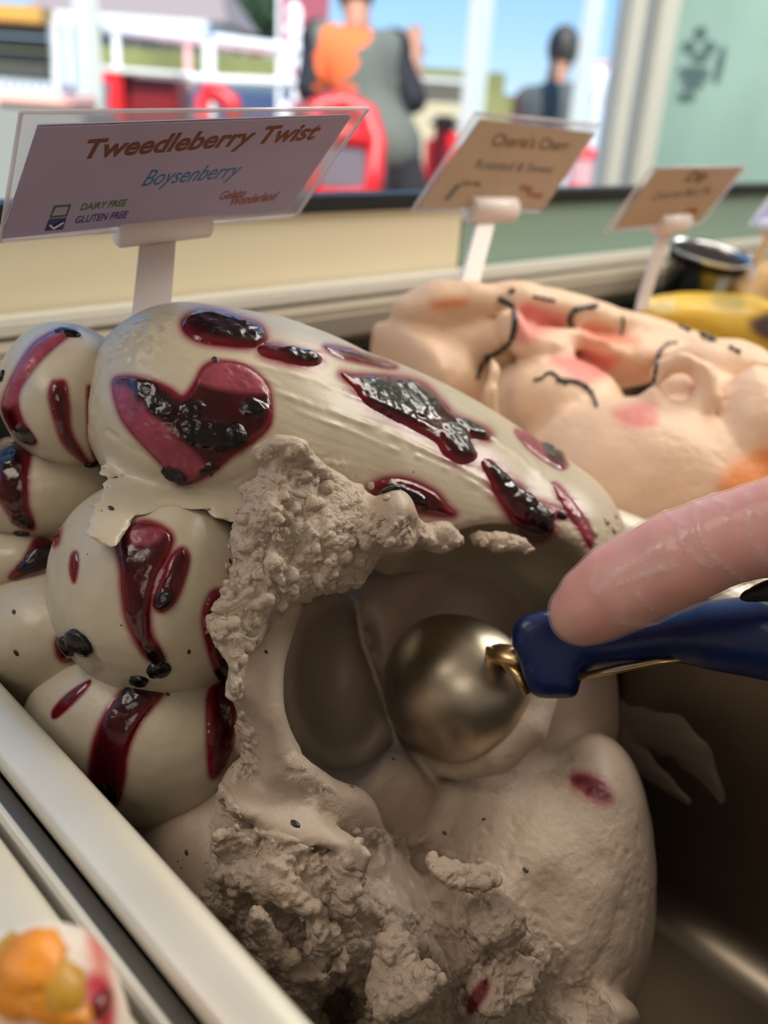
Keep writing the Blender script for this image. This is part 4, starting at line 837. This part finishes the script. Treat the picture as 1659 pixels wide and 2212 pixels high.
for pts, w, hgt in [([(1285, 1290), (1335, 1240), (1400, 1200), (1430, 1175)], 7, 1.), ([(1330, 1266), (1390, 1240), (1430, 1228), (1460, 1222)], 7, 1.3), ([(1405, 1185), (1440, 1195), (1475, 1190)], 6, .8), ([(1375, 1275), (1395, 1300), (1410, 1316)], 5, 1.),
                    ([(1468, 1135), (1475, 1170), (1500, 1205), (1540, 1225)], 6, 1.2), ([(1505, 1095), (1512, 1150), (1535, 1195), (1590, 1240), (1606, 1252)], 6, 1.3), ([(1580, 1080), (1572, 1120), (1565, 1150)], 5, .8), ([(1617, 1075), (1622, 1150), (1640, 1190), (1659, 1212)], 6, 1.), ([(1440, 1112), (1465, 1130), (1490, 1145), (1470, 1170)], 8, 1.),
                    ([(1290, 1230), (1280, 1280), (1265, 1312)], 5, .7), ([(1355, 1190), (1335, 1225), (1318, 1250)], 4, .5), ([(1340, 1340), (1420, 1340), (1500, 1310), (1560, 1290)], 9, .8), ([(1500, 1090), (1530, 1100), (1545, 1085), (1575, 1100)], 5, 1.), ([(1320, 1316), (1380, 1312), (1460, 1322)], 6, .5), ([(1540, 1060), (1548, 1100), (1560, 1120)], 4, .7)]:
    dl = linesd(q, curve2(pts, 5, False)); g = np.exp(-(dl/(w*.62))**2); wr = np.maximum(wr, hgt*g); soft = np.maximum(soft, hgt*np.exp(-(dl/(3*w))**2))
wob = fbm(V/.009, 2)
setco(me2, V+N*(.0006+.00045*wr+.0004*wob)[:, None]); setval(me2, 'Fold', .15*np.clip(wr, 0, 1)+.09*soft+.05*wob); link('glove', me2, m_glove, hand)

# a gelato smear on the pan's right wall
m_smear = clear('gelato_smear', lin(120, 104, 90), .45, .5)
for pts, rad in [([(1265, 1480), (1300, 1530), (1360, 1570), (1440, 1590), (1500, 1640), (1560, 1735)], [20, 34, 44, 46, 36, 6]), ([(1250, 1520), (1300, 1580), (1370, 1640), (1430, 1690), (1490, 1735)], [30, 38, 30, 20, 6])]:
    cp = curve2(pts, 6, False); rr = np.interp(np.linspace(0, 1, len(cp)), np.linspace(0, 1, len(rad)), rad)
    V = []; Q = []; wx = .2468
    for i, (x, y) in enumerate(cp):
        t2 = cp[min(i+1, len(cp)-1)]-cp[max(i-1, 0)]; nn = np.array([-t2[1], t2[0]])/np.hypot(*t2)
        for j, u in enumerate(np.linspace(-1, 1, 9)):
            r = rr[i]*(1+.10*math.sin(i*1.1+j*.8)); p = Pz(*(np.array([x, y])+nn*u*r), 0, wx); V.append(p+np.array([-.0007*(1-u*u)*(1+.6*math.sin(i*1.3+j*1.9))-.0001+.0010*abs(u)**4, 0, 0]))
        if i:
            for j in range(8): Q.append(((i-1)*9+j, i*9+j, i*9+j+1, (i-1)*9+j+1))
    link('smear', new_mesh('smear', V, Q), m_smear, gel)

# ------------------------------------------------------------------ outside the shop window
GX = FB.copy(); GX[2] = 0; GX /= np.linalg.norm(GX); RX = np.array([GX[1], -GX[0], 0])       # level axes: away from the camera, and to its right
def at(px, py, d): return P(px, py, d)
def wbox(name, p, wid, dep, z0, z1, m, parent=None, bev=.004):                                # a box standing square to the street
    Mx = Matrix.Identity(4)
    for i in range(3): Mx[i][0] = RX[i]; Mx[i][1] = GX[i]; Mx[i][3] = (p[0], p[1], 0)[i]
    return box(name, (-wid/2, -dep/2, z0), (wid/2, dep/2, z1), m, parent, bev, Mx)
def zat(px, py, d): return P(px, py, d)[2]
def pw(px, d): return px*d/F
m_red = mat('red_plastic', lin(226, 40, 48), .4); m_dred = mat('dark_red_plastic', lin(130, 24, 30), .4)
m_wmetal = mat('white_metal', lin(236, 236, 240), .35); m_pink = mat('pink_rail_paint', lin(232, 176, 180), .4)
m_dark = mat('dark_cladding', lin(62, 60, 60), .6); m_orange = mat('orange_fascia', lin(222, 160, 72), .5)
m_maroon = mat('maroon_banner', lin(146, 60, 76), .7); m_wtext = mat('white_lettering', lin(240, 232, 240), .6)
m_house = mat('house_wall', lin(206, 192, 186), .8); m_roof = mat('house_roof', lin(150, 132, 130), .8); m_win = mat('house_window', lin(96, 118, 130), .15)
m_leaf = mat('tree_leaves', lin(58, 84, 54), .7, var=(1.5, .35)); m_trunk = mat('tree_bark', lin(80, 64, 50), .9); m_grass = mat('grass_bank', lin(140, 138, 88), .9, var=(1.2, .3))
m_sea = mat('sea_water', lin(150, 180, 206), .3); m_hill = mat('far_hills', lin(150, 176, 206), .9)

ws = tag(box('water_surface', (30, -40, -.30), (300, 160, -.25), m_sea), kind='structure')
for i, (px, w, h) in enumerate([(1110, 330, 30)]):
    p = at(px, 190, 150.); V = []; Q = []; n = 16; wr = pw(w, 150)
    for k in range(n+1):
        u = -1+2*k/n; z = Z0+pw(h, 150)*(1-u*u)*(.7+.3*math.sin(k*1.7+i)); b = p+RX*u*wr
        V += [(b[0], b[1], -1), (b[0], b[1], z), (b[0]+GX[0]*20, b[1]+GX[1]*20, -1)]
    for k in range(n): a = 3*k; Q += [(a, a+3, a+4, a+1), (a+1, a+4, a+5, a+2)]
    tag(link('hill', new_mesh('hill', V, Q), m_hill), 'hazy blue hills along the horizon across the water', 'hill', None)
# grass bank
p = at(560, 160, 11); o = wbox('grass_bank', p, 6, 3, -.02, zat(560, 122, 10), m_grass, None, .2); tag(o, kind='structure')

# dark stall with an orange fascia
d = 7.; st = thing('kiosk', (*at(50, 100, d)[:2], 0), 'dark slatted kiosk under an orange fascia board, far left', 'kiosk'); p = at(50, 100, d); wd_ = pw(180, d)
pc2 = at(15, 100, d)
for i in range(4):
    wbox('shutter_slat', pc2, wd_, .06, zat(15, 168-i*31, d), zat(15, 168-i*31-28, d), m_dark, st)
wbox('fascia', pc2-GX*.1, wd_+.1, .3, zat(15, 50, d), zat(15, 16, d), m_orange, st, .01)
wbox('post', at(122, 100, d), .07, .07, -.02, zat(122, 40, d), m_wmetal, st); wbox('counter', pc2, wd_, .5, -.02, zat(15, 172, d), m_wmetal, st)
wbox('lamp_box', at(150, 40, d), .11, .1, zat(150, 52, d), zat(150, 28, d), m_wmetal, st); wbox('lamp_pole', at(148, 85, d), .05, .05, -.02, zat(150, 52, d), m_wmetal, st)
# house
d = 14.; ho = thing('house', (*at(330, 80, d)[:2], 0), 'pale house with grey roof and blue framed windows beyond the railing', 'house'); p = at(330, 80, d)
wbox('wall', p, pw(300, d), 2, -.02, zat(330, 70, d), m_house, ho); wbox('eave', p-GX*.3, pw(330, d), 2.6, zat(330, 72, d), zat(330, 52, d), m_wmetal, ho, .02)
V = [p-RX*1.4-GX*1.5, p+RX*1.4-GX*1.5, p+RX*1.4+GX*1.5, p-RX*1.4+GX*1.5, p-RX*1., p+RX*1.]
for v in V[:4]: v[2] = zat(330, 52, d)
for v in V[4:]: v[2] = zat(330, -60, d)
link('roof', new_mesh('roof', V, [(0, 1, 5, 4), (2, 3, 4, 5), (1, 2, 5), (3, 0, 4)], False), m_roof, ho)
for x, w in ((280, 55), (360, 50), (230, 20)):
    f = wbox('window', at(x, 105, d)-GX*1.03, pw(w, d)+.06, .06, zat(x, 135, d), zat(x, 80, d), m_wmetal, ho, .01); wbox('window_glass', at(x, 105, d)-GX*1.07, pw(w, d)-.04, .02, zat(x, 132, d), zat(x, 83, d), m_win, f, 0)
# trees
for x, y, r, d, lab in [(470, 15, 70, 20., 'dark green tree behind the house roof, left of the maroon banner'), (560, 25, 70, 22., 'rounded green tree beside the maroon banner'), (545, -60, 90, 24., 'tall green tree rising above the frame')]:
    p = at(x, y, d); tr = thing('tree', (p[0], p[1], 0), lab, 'tree'); cs = [np.array([p[0], p[1], p[2]])+RNG.normal(size=3)*pw(r, d)*.4 for _ in range(14)]
    V = []; Q = []
    for _ in range(1500):
        c = cs[RNG.randint(14)]; v = RNG.normal(size=3); v /= np.linalg.norm(v); c = c+v*pw(r, d)*.55; a = RNG.normal(size=3)*.10; b = np.cross(a, v)*1.4; n = len(V); V += [c-a-b*.3, c+b, c+a-b*.3]; Q.append((n, n+1, n+2))
    fo = link('foliage', new_mesh('foliage', V, Q, False), m_leaf, tr); fo['kind'] = 'stuff'
    tube('trunk', [(p[0], p[1], 0), (p[0], p[1], p[2])], [.16, .1], m_trunk, tr)
# railing
d = 5.2; ra = thing('railing', (*at(450, 150, d)[:2], 0), 'white and pink metal railing running behind the red furniture', 'railing')
tube('top_rail', [at(225, 62, d), at(450, 84, d), at(640, 108, d), at(720, 118, d)], .030, m_wmetal, ra); tube('red_rail', [at(240, 70, d), at(450, 96, d), at(640, 120, d)], .014, m_pink, ra)
tube('lower_rail', [at(190, 150, d), at(450, 172, d), at(760, 185, d)], .026, m_wmetal, ra)
for x, y in ((405, 80), (452, 92), (620, 110), (250, 66)):
    p = at(x, y, d); tube('railing_post', [(p[0], p[1], -.02), p+np.array([0, 0, .03])], .034 if x > 430 else .02, m_wmetal if x != 405 else m_pink, ra, 10)
    if x == 452: lathe('post_cap', p+np.array([0, 0, .02]), (0, 0, 1), [(.001, .04), (.025, .034), (.036, .015), (.036, -.01), (.02, -.02)], mat('chrome', lin(240, 240, 240), .08, 1.), ra)
# red planter box, red armrest chair, blue car bonnet
d = 4.6; rb = thing('red_box', (*at(290, 200, d)[:2], 0), 'red box shaped planter standing at the left beyond the glass', 'planter'); p = at(290, 200, d)
wbox('front_panel', at(240, 200, d), pw(90, d), .35, -.02, zat(290, 160, d), m_red, rb, .02); wbox('side_panel', at(340, 205, d)+GX*.05, pw(110, d), .30, -.02, zat(340, 168, d), m_dred, rb, .02)
wbox('rim', at(290, 160, d), pw(205, d), .4, zat(290, 162, d), zat(290, 154, d), mat('planter_rim', lin(206, 190, 170), .6), rb, .01)
d = 3.9; rc = thing('red_chair', (*at(470, 230, d)[:2], 0), 'red plastic armchair half hidden behind the lilac sign', 'chair', 'red outdoor chairs')
tube('armrest', [at(438, 198, d), at(470, 202, d), at(500, 222, d), at(508, 260, d)], [.035, .04, .04, .035], m_red, rc, 12); tube('leg', [at(508, 258, d), (*at(508, 258, d)[:2], -.02)], .03, m_red, rc); tube('leg', [at(438, 205, d), (*at(438, 205, d)[:2], -.02)], .03, m_red, rc)
wbox('seat', at(470, 300, d)+GX*.15, .5, .45, .40, .45, m_red, rc, .02)
d = 8.; cr = thing('car', (*at(550, 205, d)[:2], 0), 'dark blue parked car mostly hidden behind the lilac sign', 'car')
wbox('body', at(560, 210, d), 1.9, 1.6, .25, zat(560, 200, d), mat('blue_car_paint', lin(70, 84, 120), .3, coat=.5), cr, .12); wbox('cabin', at(590, 205, d), 1.1, 1.3, zat(560, 201, d), zat(560, 186, d), m_win, cr, .08)
for sx in (-.6, .6):
    for sy in (-.8, .8):
        c = at(560, 210, d)+RX*sx+GX*sy; c[2] = .28; lathe('wheel', c-GX*.08, GX, [(.0, 0), (.3, 0), (.3, .16), (.0, .16)], m_black, cr)
# slatted white table and pink cushion, bucket in place of a glint
d = 3.4; tb = thing('slatted_table', (*at(80, 195, d)[:2], 0), 'white slatted table top at the far left', 'table')
for i in range(11): wbox('slat', at(4+i*17, 190, d), pw(12, d), .5, zat(80, 203, d), zat(80, 178, d), m_wmetal, tb, .004)
for x in (10, 165): wbox('leg', at(x, 195, d), .05, .05, -.02, zat(80, 203, d), m_wmetal, tb)
o = wbox('cushion', at(105, 216, 2.5), pw(170, 2.5), .3, zat(110, 234, 2.5), zat(110, 204, 2.5), mat('pink_fabric', lin(238, 190, 180), .8), None, .02); tag(o, 'pink cushion on a bench at the left, above the sign', 'cushion')
wbox('bench', at(100, 216, 2.5), .3, .32, -.02, zat(110, 234, 2.5)-.002, mat('grey_bench_paint', lin(150, 150, 148), .6), None, .01); b_ = bpy.data.objects['bench']; tag(b_, 'white bench under the pink cushion', 'bench')
d = 3.2; bk = thing('glint_bucket', (*at(203, 215, d)[:2], 0), 'white bucket shape standing in for a sun glint by the red planter', 'bucket')  # white shape added where a sun glint shows
c = at(203, 240, d); wbox('stand', c, .12, .12, -.02, c[2], m_wmetal, bk); lathe('glint_shell', c, (0, 0, 1), [(.0, 0), (.045, 0), (.058, .085), (.062, .09), (.055, .088), (.042, .01), (0, .01)], m_wmetal, bk)
# maroon feather banner with white lettering
d = 5.6; bn = thing('banner', (*at(650, 100, d)[:2], 0), 'maroon banner with white vertical lettering beside the person in a vest', 'banner')
A, B, C, D4 = at(606, -60, d), at(716, -60, d), at(694, 270, d), at(606, 265, d); slab4('cloth', A, B, C, D4, GX, .01, m_maroon, bn)
uu = (D4-A)/np.linalg.norm(D4-A); vv = (B-A)/np.linalg.norm(B-A); text('banner_text', 'gelato', at(650, 225, d)-GX*.012, -uu, np.cross(-GX, -uu), .17, m_wtext, bn, .25, .008, pw(230, d))
tube('pole', [(*at(606, 265, d)[:2], -.02), at(606, -80, d)], .02, m_wmetal, bn)

# ------------------------------------------------------------------ the two people outside
def person(base, face, label, joints, cols, hair=True, print_poly=None, pcol=None):
    base = np.array(base); t = thing('person', base, label, 'person'); f = math.radians(face)
    fx = math.cos(f)*GX+math.sin(f)*RX; rx = np.cross(fx, [0, 0, 1.])                           # the way they face, and their right
    Wp = lambda a: base+rx*a[0]+fx*a[1]+np.array([0, 0, a[2]])
    J = {k: Wp(v) for k, v in joints.items()}
    C = lambda ks, rs: Cw([J[k] for k in ks], rs)
    class El:
        def __init__(s, c, r): s.c = c; s.r = np.array(r)
        def __call__(s, p):
            q = p-s.c; a = np.stack([(q@rx), (q@fx), q[:, 2]], 1)/s.r; k0 = np.sqrt((a*a).sum(1))+1e-9; return (k0-1)*s.r.min()
    torso = U(.08, C(['hip', 'waist', 'chest'], [.13, .125, .145]), C(['shl', 'chest', 'shr'], [.075, .13, .075]), C(['hipl', 'hipr'], [.12, .12]))
    arms = [C(['sh'+s, 'el'+s, 'wr'+s], [.062, .048, .036]) for s in 'lr']
    legs = [C(['hip'+s, 'kn'+s, 'an'+s], [.095, .065, .045]) for s in 'lr']
    head = U(.03, El(J['head'], (.078, .098, .118)), C(['neck', 'head'], [.058, .055]), El(J['head']+fx*.10-np.array([0, 0, .02]), (.018, .025, .025)), El(J['head']+fx*.03-np.array([0, 0, .06]), (.055, .065, .055)))
    hands = []
    for s in 'lr':
        d = J['wr'+s]-J['el'+s]; d /= np.linalg.norm(d); sd = np.cross(d, [0.3, .5, .8]); sd /= np.linalg.norm(sd); w = J['wr'+s]
        hands.append(U(.012, Cw([w, w+d*.07], [.03, .038]), *[Cw([w+d*.08+sd*o, w+d*(.08+l*.6)+sd*o*1.2, w+d*(.08+l)+sd*o*1.2+np.cross(d, sd)*.02], [.010, .009, .007]) for o, l in ((-.028, .065), (-.010, .08), (.010, .075), (.027, .06))], Cw([w+d*.03+sd*-.03, w+d*.07+sd*-.065], [.012, .009])))
    feet = [Cw([J['an'+s], J['an'+s]+np.array([0, 0, -.05]), J['an'+s]+fx*.16+np.array([0, 0, -.05])], [.045, .045, .038]) for s in 'lr']
    bodyf = U(.02, torso, head, *arms, *legs, *hands, *feet)
    allp = np.array(list(J.values())); lo, hi = allp.min(0)-.25, allp.max(0)+.25
    V, Q = mesher(bodyf, lo, hi, .011); link('body', new_mesh('body', V, Q), cols['skin'], t)
    sl = U(.03, lambda p: torso(p)-.012, *[lambda p, s=s: Cw([J['sh'+s], J['sh'+s]*(1-cols['sleeve'])+J['el'+s]*cols['sleeve']] if cols['sleeve'] <= 1 else [J['sh'+s], J['el'+s], J['el'+s]*.3+J['wr'+s]*.7], [.075, .064] if cols['sleeve'] <= 1 else [.078, .062, .05])(p) for s in 'lr'])
    V, Q = mesher(sl, lo, hi, .012); m3 = new_mesh('shirt', V, Q); colr = np.tile(np.array(cols['shirt']), (len(V), 1))
    for s in 'lr':
        ds = Cw([J['sh'+s]+(J['sh'+s]-J['chest'])*.15, J['el'+s], J['wr'+s]], [.085, .075, .06])(V); colr[ds < 0] = cols['sleevecol']
    if print_poly is not None:
        q, dd = project(V)
        for pol, c in zip(print_poly, pcol): w = (polysd(q, curve2(pol, 3)) > 0); colr[w] = c
    setcol(m3, 'Col', colr); link('shirt', m3, cols['cloth'], t)
    tr = U(.03, *[lambda p, s=s: C(['hip'+s, 'kn'+s, 'an'+s], [.112, .085, .07])(p) for s in 'lr'], C(['hipl', 'hipr'], [.125, .125]))
    V, Q = mesher(tr, lo, hi, .014); link('trousers', new_mesh('trousers', V, Q), cols['trousers'], t)
    for i, s in enumerate('lr'): V, Q = mesher(lambda p: feet[i](p)-.012, J['an'+s]-.3, J['an'+s]+.3, .012); link('shoe', new_mesh('shoe', V, Q), m_black, t)
    V, Q = mesher(S(.01, El(J['head']-fx*.008+np.array([0, 0, .015]), (.092, .112, .122)), El(J['head']+fx*.10-np.array([0, 0, .05]), (.09, .09, .10))), J['head']-.2, J['head']+.2, .010); link('hair', new_mesh('hair', V, Q), cols['hair'], t)
    for s in (-1, 1):
        c = J['head']+fx*.085+rx*.032*s+np.array([0, 0, .005]); lathe('eye', c, fx, [(.001, .012), (.008, .009), (.011, 0)], m_black, t, 10); c = J['head']+rx*.078*s; lathe('ear', c, rx*s, [(.001, .012), (.018, .008), (.026, -.01)], cols['skin'], t, 12)
    lathe('mouth', J['head']+fx*.093-np.array([0, 0, .058]), fx, [(.001, .006), (.012, .004), (.016, -.004)], m_dred, t, 10)
    return t
m_sk2 = mat('tanned_skin', lin(190, 130, 104), .5); m_cloth = mat('cloth', (.5, .5, .5), .8, attr='Col'); m_trous = mat('black_trousers', lin(44, 42, 46), .8); m_hair = mat('dark_hair', lin(70, 62, 58), .6)
d = 4.3; b1 = at(800, 200, d); b1[2] = 0
def stand(sc=1., **kw):
    J = dict(hip=(0, 0, .95), waist=(0, 0, 1.10), chest=(0, 0, 1.32), shl=(-.18, 0, 1.43), shr=(.18, 0, 1.43), hipl=(-.09, 0, .92), hipr=(.09, 0, .92), knl=(-.10, .03, .50), knr=(.10, .02, .50), anl=(-.11, -.01, .10), anr=(.12, -.02, .10),
             ell=(-.26, -.02, 1.16), wrl=(-.28, .08, .92), elr=(.26, -.02, 1.16), wrr=(.28, .08, .92), neck=(0, .01, 1.50), head=(0, .03, 1.66)); J.update(kw)
    return {k: np.array(v)*sc for k, v in J.items()}
zz1 = lambda px, py: at(px, py, d)
def rel(px, py, base, dd, dep=0.):                              # a joint from a sight line, in metres right of and away from the feet
    q = at(px, py, dd)-base; return (q@RX, q@GX+dep, q[2])
J1 = stand(1.0); B = b1
j = dict(hip=rel(820, 290, B, d), waist=rel(795, 235, B, d), chest=rel(775, 150, B, d), shl=rel(690, 85, B, d), shr=rel(850, 105, B, d), neck=rel(772, 55, B, d), head=rel(768, -20, B, d, .04), hipl=rel(790, 320, B, d), hipr=rel(850, 320, B, d),
         knl=rel(800, 500, B, d), knr=rel(905, 480, B, d, .15), anl=(-.05, 0, .10), anr=(.26, .25, .10), ell=rel(668, 190, B, d), wrl=rel(690, 290, B, d, .1), elr=rel(893, 215, B, d), wrr=rel(893, 130, B, d))
org = [[(700, 60), (745, 42), (800, 62), (795, 95), (765, 112), (775, 140), (740, 175), (700, 180), (680, 130), (690, 90)], [(682, 185), (760, 180), (762, 198), (684, 198)]]
person(b1, 0, 'person in a grey vest with an orange back print, one arm raised, outside', j, dict(skin=m_sk2, shirt=lin(104, 106, 98), sleevecol=lin(30, 30, 40), sleeve=1., cloth=m_cloth, trousers=m_trous, hair=m_hair), print_poly=org, pcol=[lin(255, 118, 62), lin(236, 112, 66)])
d = 5.4; b2 = at(1190, 250, d); b2[2] = 0; B = b2
j = dict(hip=rel(1195, 400, B, d), waist=rel(1192, 330, B, d), chest=rel(1190, 245, B, d), shl=rel(1140, 222, B, d), shr=rel(1235, 215, B, d), neck=rel(1193, 178, B, d), head=rel(1204, 108, B, d), hipl=rel(1170, 410, B, d), hipr=rel(1215, 410, B, d),
         knl=rel(1170, 570, B, d), knr=rel(1225, 570, B, d), anl=(-.08, 0, .10), anr=(.10, 0, .10), ell=rel(1118, 320, B, d), wrl=rel(1140, 390, B, d, .2), elr=rel(1252, 310, B, d), wrr=rel(1235, 390, B, d, .2))
person(b2, 12, 'person with short dark hair in a grey top with maroon sleeves, outside', j, dict(skin=m_sk2, shirt=lin(78, 82, 82), sleevecol=lin(84, 40, 48), sleeve=2., cloth=m_cloth, trousers=m_trous, hair=m_hair))
# red moulded chair with an arched open back in front of the first person
d = 3.7; ch = thing('red_chair', (*at(740, 350, d)[:2], 0), 'red moulded chair with an open arched back, in front of the vest wearer', 'chair', None)
tube('back_frame', [at(672, 420, d), at(668, 300, d), at(690, 236, d), at(745, 222, d), at(792, 250, d), at(812, 310, d), at(812, 370, d), at(802, 440, d)], [.04, .045, .05, .05, .05, .045, .04, .04], m_red, ch, 14)
tube('back_bar', [at(676, 300, d), at(740, 290, d), at(806, 306, d)], .05, m_red, ch, 12); tube('back_bar', [at(676, 425, d), at(740, 428, d), at(804, 425, d)], .035, m_red, ch, 12)
wbox('back_panel', at(735, 360, d)+GX*.03, .2, .03, zat(735, 410, d), zat(735, 320, d), mat('grey_mesh', lin(120, 112, 124), .6), ch)
wbox('seat', at(740, 560, d)+GX*.25, .46, .46, .42, .47, m_red, ch, .02)
for x, g in ((676, 0), (804, 0), (676, .46), (804, .46)): p = at(x, 430, d)+GX*g; tube('leg', [(p[0], p[1], .46 if g else p[2]), (p[0], p[1], -.02)], .028, m_red, ch)
# small things between the people: red kart, white signs, sand coloured shelter
d = 5.8; kt = thing('ride_on_kart', (*at(985, 310, d)[:2], 0), 'small red ride on kart with black seat between the two people', 'kart')
wbox('body', at(975, 320, d), pw(110, d), .6, .5, zat(975, 285, d), m_red, kt, .05); wbox('seat', at(960, 275, d), pw(60, d), .3, zat(975, 286, d), zat(960, 250, d), m_black, kt, .03); tube('steering_column', [at(1010, 290, d), at(1030, 240, d)], .02, m_wmetal, kt); wbox('base', at(975, 330, d), .2, .5, .2, .5, m_black, kt)
for x in (-.14, .14):
    for g in (-.25, .25): c = at(975, 320, d)+RX*x+GX*g; c[2] = .16; lathe('wheel', c-RX*.04, RX, [(0, 0), (.18, 0), (.18, .08), (0, .08)], m_black, kt, 20)
d = 7.; o = thing('shelter', (*at(960, 200, d)[:2], 0), 'sand coloured shelter behind the raised arm', 'shelter'); wbox('wall', at(950, 215, d), pw(110, d), .6, -.02, zat(950, 180, d), mat('sand_paint', lin(206, 190, 160), .8), o); wbox('roof', at(950, 215, d), pw(130, d), .8, zat(950, 180, d), zat(950, 172, d), m_wmetal, o)
d = 6.5; o = thing('round_sign', (*at(1290, 170, d)[:2], 0), 'white post carrying a white and red round board, right of the second person', 'sign'); wbox('post', at(1290, 220, d), .06, .06, -.02, zat(1290, 190, d), m_wmetal, o)
lathe('board', at(1292, 180, d), -GX, [(.0, .03), (.10, .03), (.11, 0), (.0, 0)], m_wmetal, o); lathe('rim', at(1292, 180, d)-GX*.01, -GX, [(.10, 0), (.125, .03), (.145, 0)], m_pink, o)
d = 4.; o = thing('trash_bin', (*at(1265, 350, d)[:2], 0), 'pale pink and red tall bin against the white window frame', 'bin'); lathe('bin_wall', (*at(1262, 350, d)[:2], -.02), (0, 0, 1), [(.0, 0), (.055, 0), (.06, zat(1262, 410, d)), (.06, zat(1262, 330, d))], m_pink, o); lathe('bin_lid', (*at(1262, 350, d)[:2], zat(1262, 330, d)-.02), (0, 0, 1), [(.065, 0), (.06, .03), (0, .05)], m_red, o); lathe('bin_band', (*at(1262, 350, d)[:2], zat(1262, 420, d)-.02), (0, 0, 1), [(.058, 0), (.063, .01), (.063, .05), (.058, .06)], m_red, o)
# crest on the teal board
m_crest = mat('crest_print', lin(92, 122, 130), .6); em = thing('crest', Pz(1505, 150, 1, WY-.021), 'faded blue grey crest printed on the teal board, upper right', 'emblem')
def onw(px, py): return Pz(px, py, 1, WY-.0225)
def disc(name, cx, cy, rx, ry, a=0):
    a = math.radians(a); link(name, new_mesh(name, [onw(cx+rx*math.cos(w)*math.cos(a)-ry*math.sin(w)*math.sin(a), cy+rx*math.cos(w)*math.sin(a)+ry*math.sin(w)*math.cos(a)) for w in np.linspace(0, 2*math.pi, 20)[:-1]], [tuple(range(19))], False), m_crest, em)
for c in ((1514, 72, 14, 16), (1490, 102, 15, 15), (1534, 102, 14, 14), (1514, 125, 20, 12), (1500, 152, 36, 9), (1502, 168, 34, 9), (1498, 186, 24, 9), (1484, 210, 20, 12), (1556, 140, 8, 45, 12)): disc('crest_mark', *c)
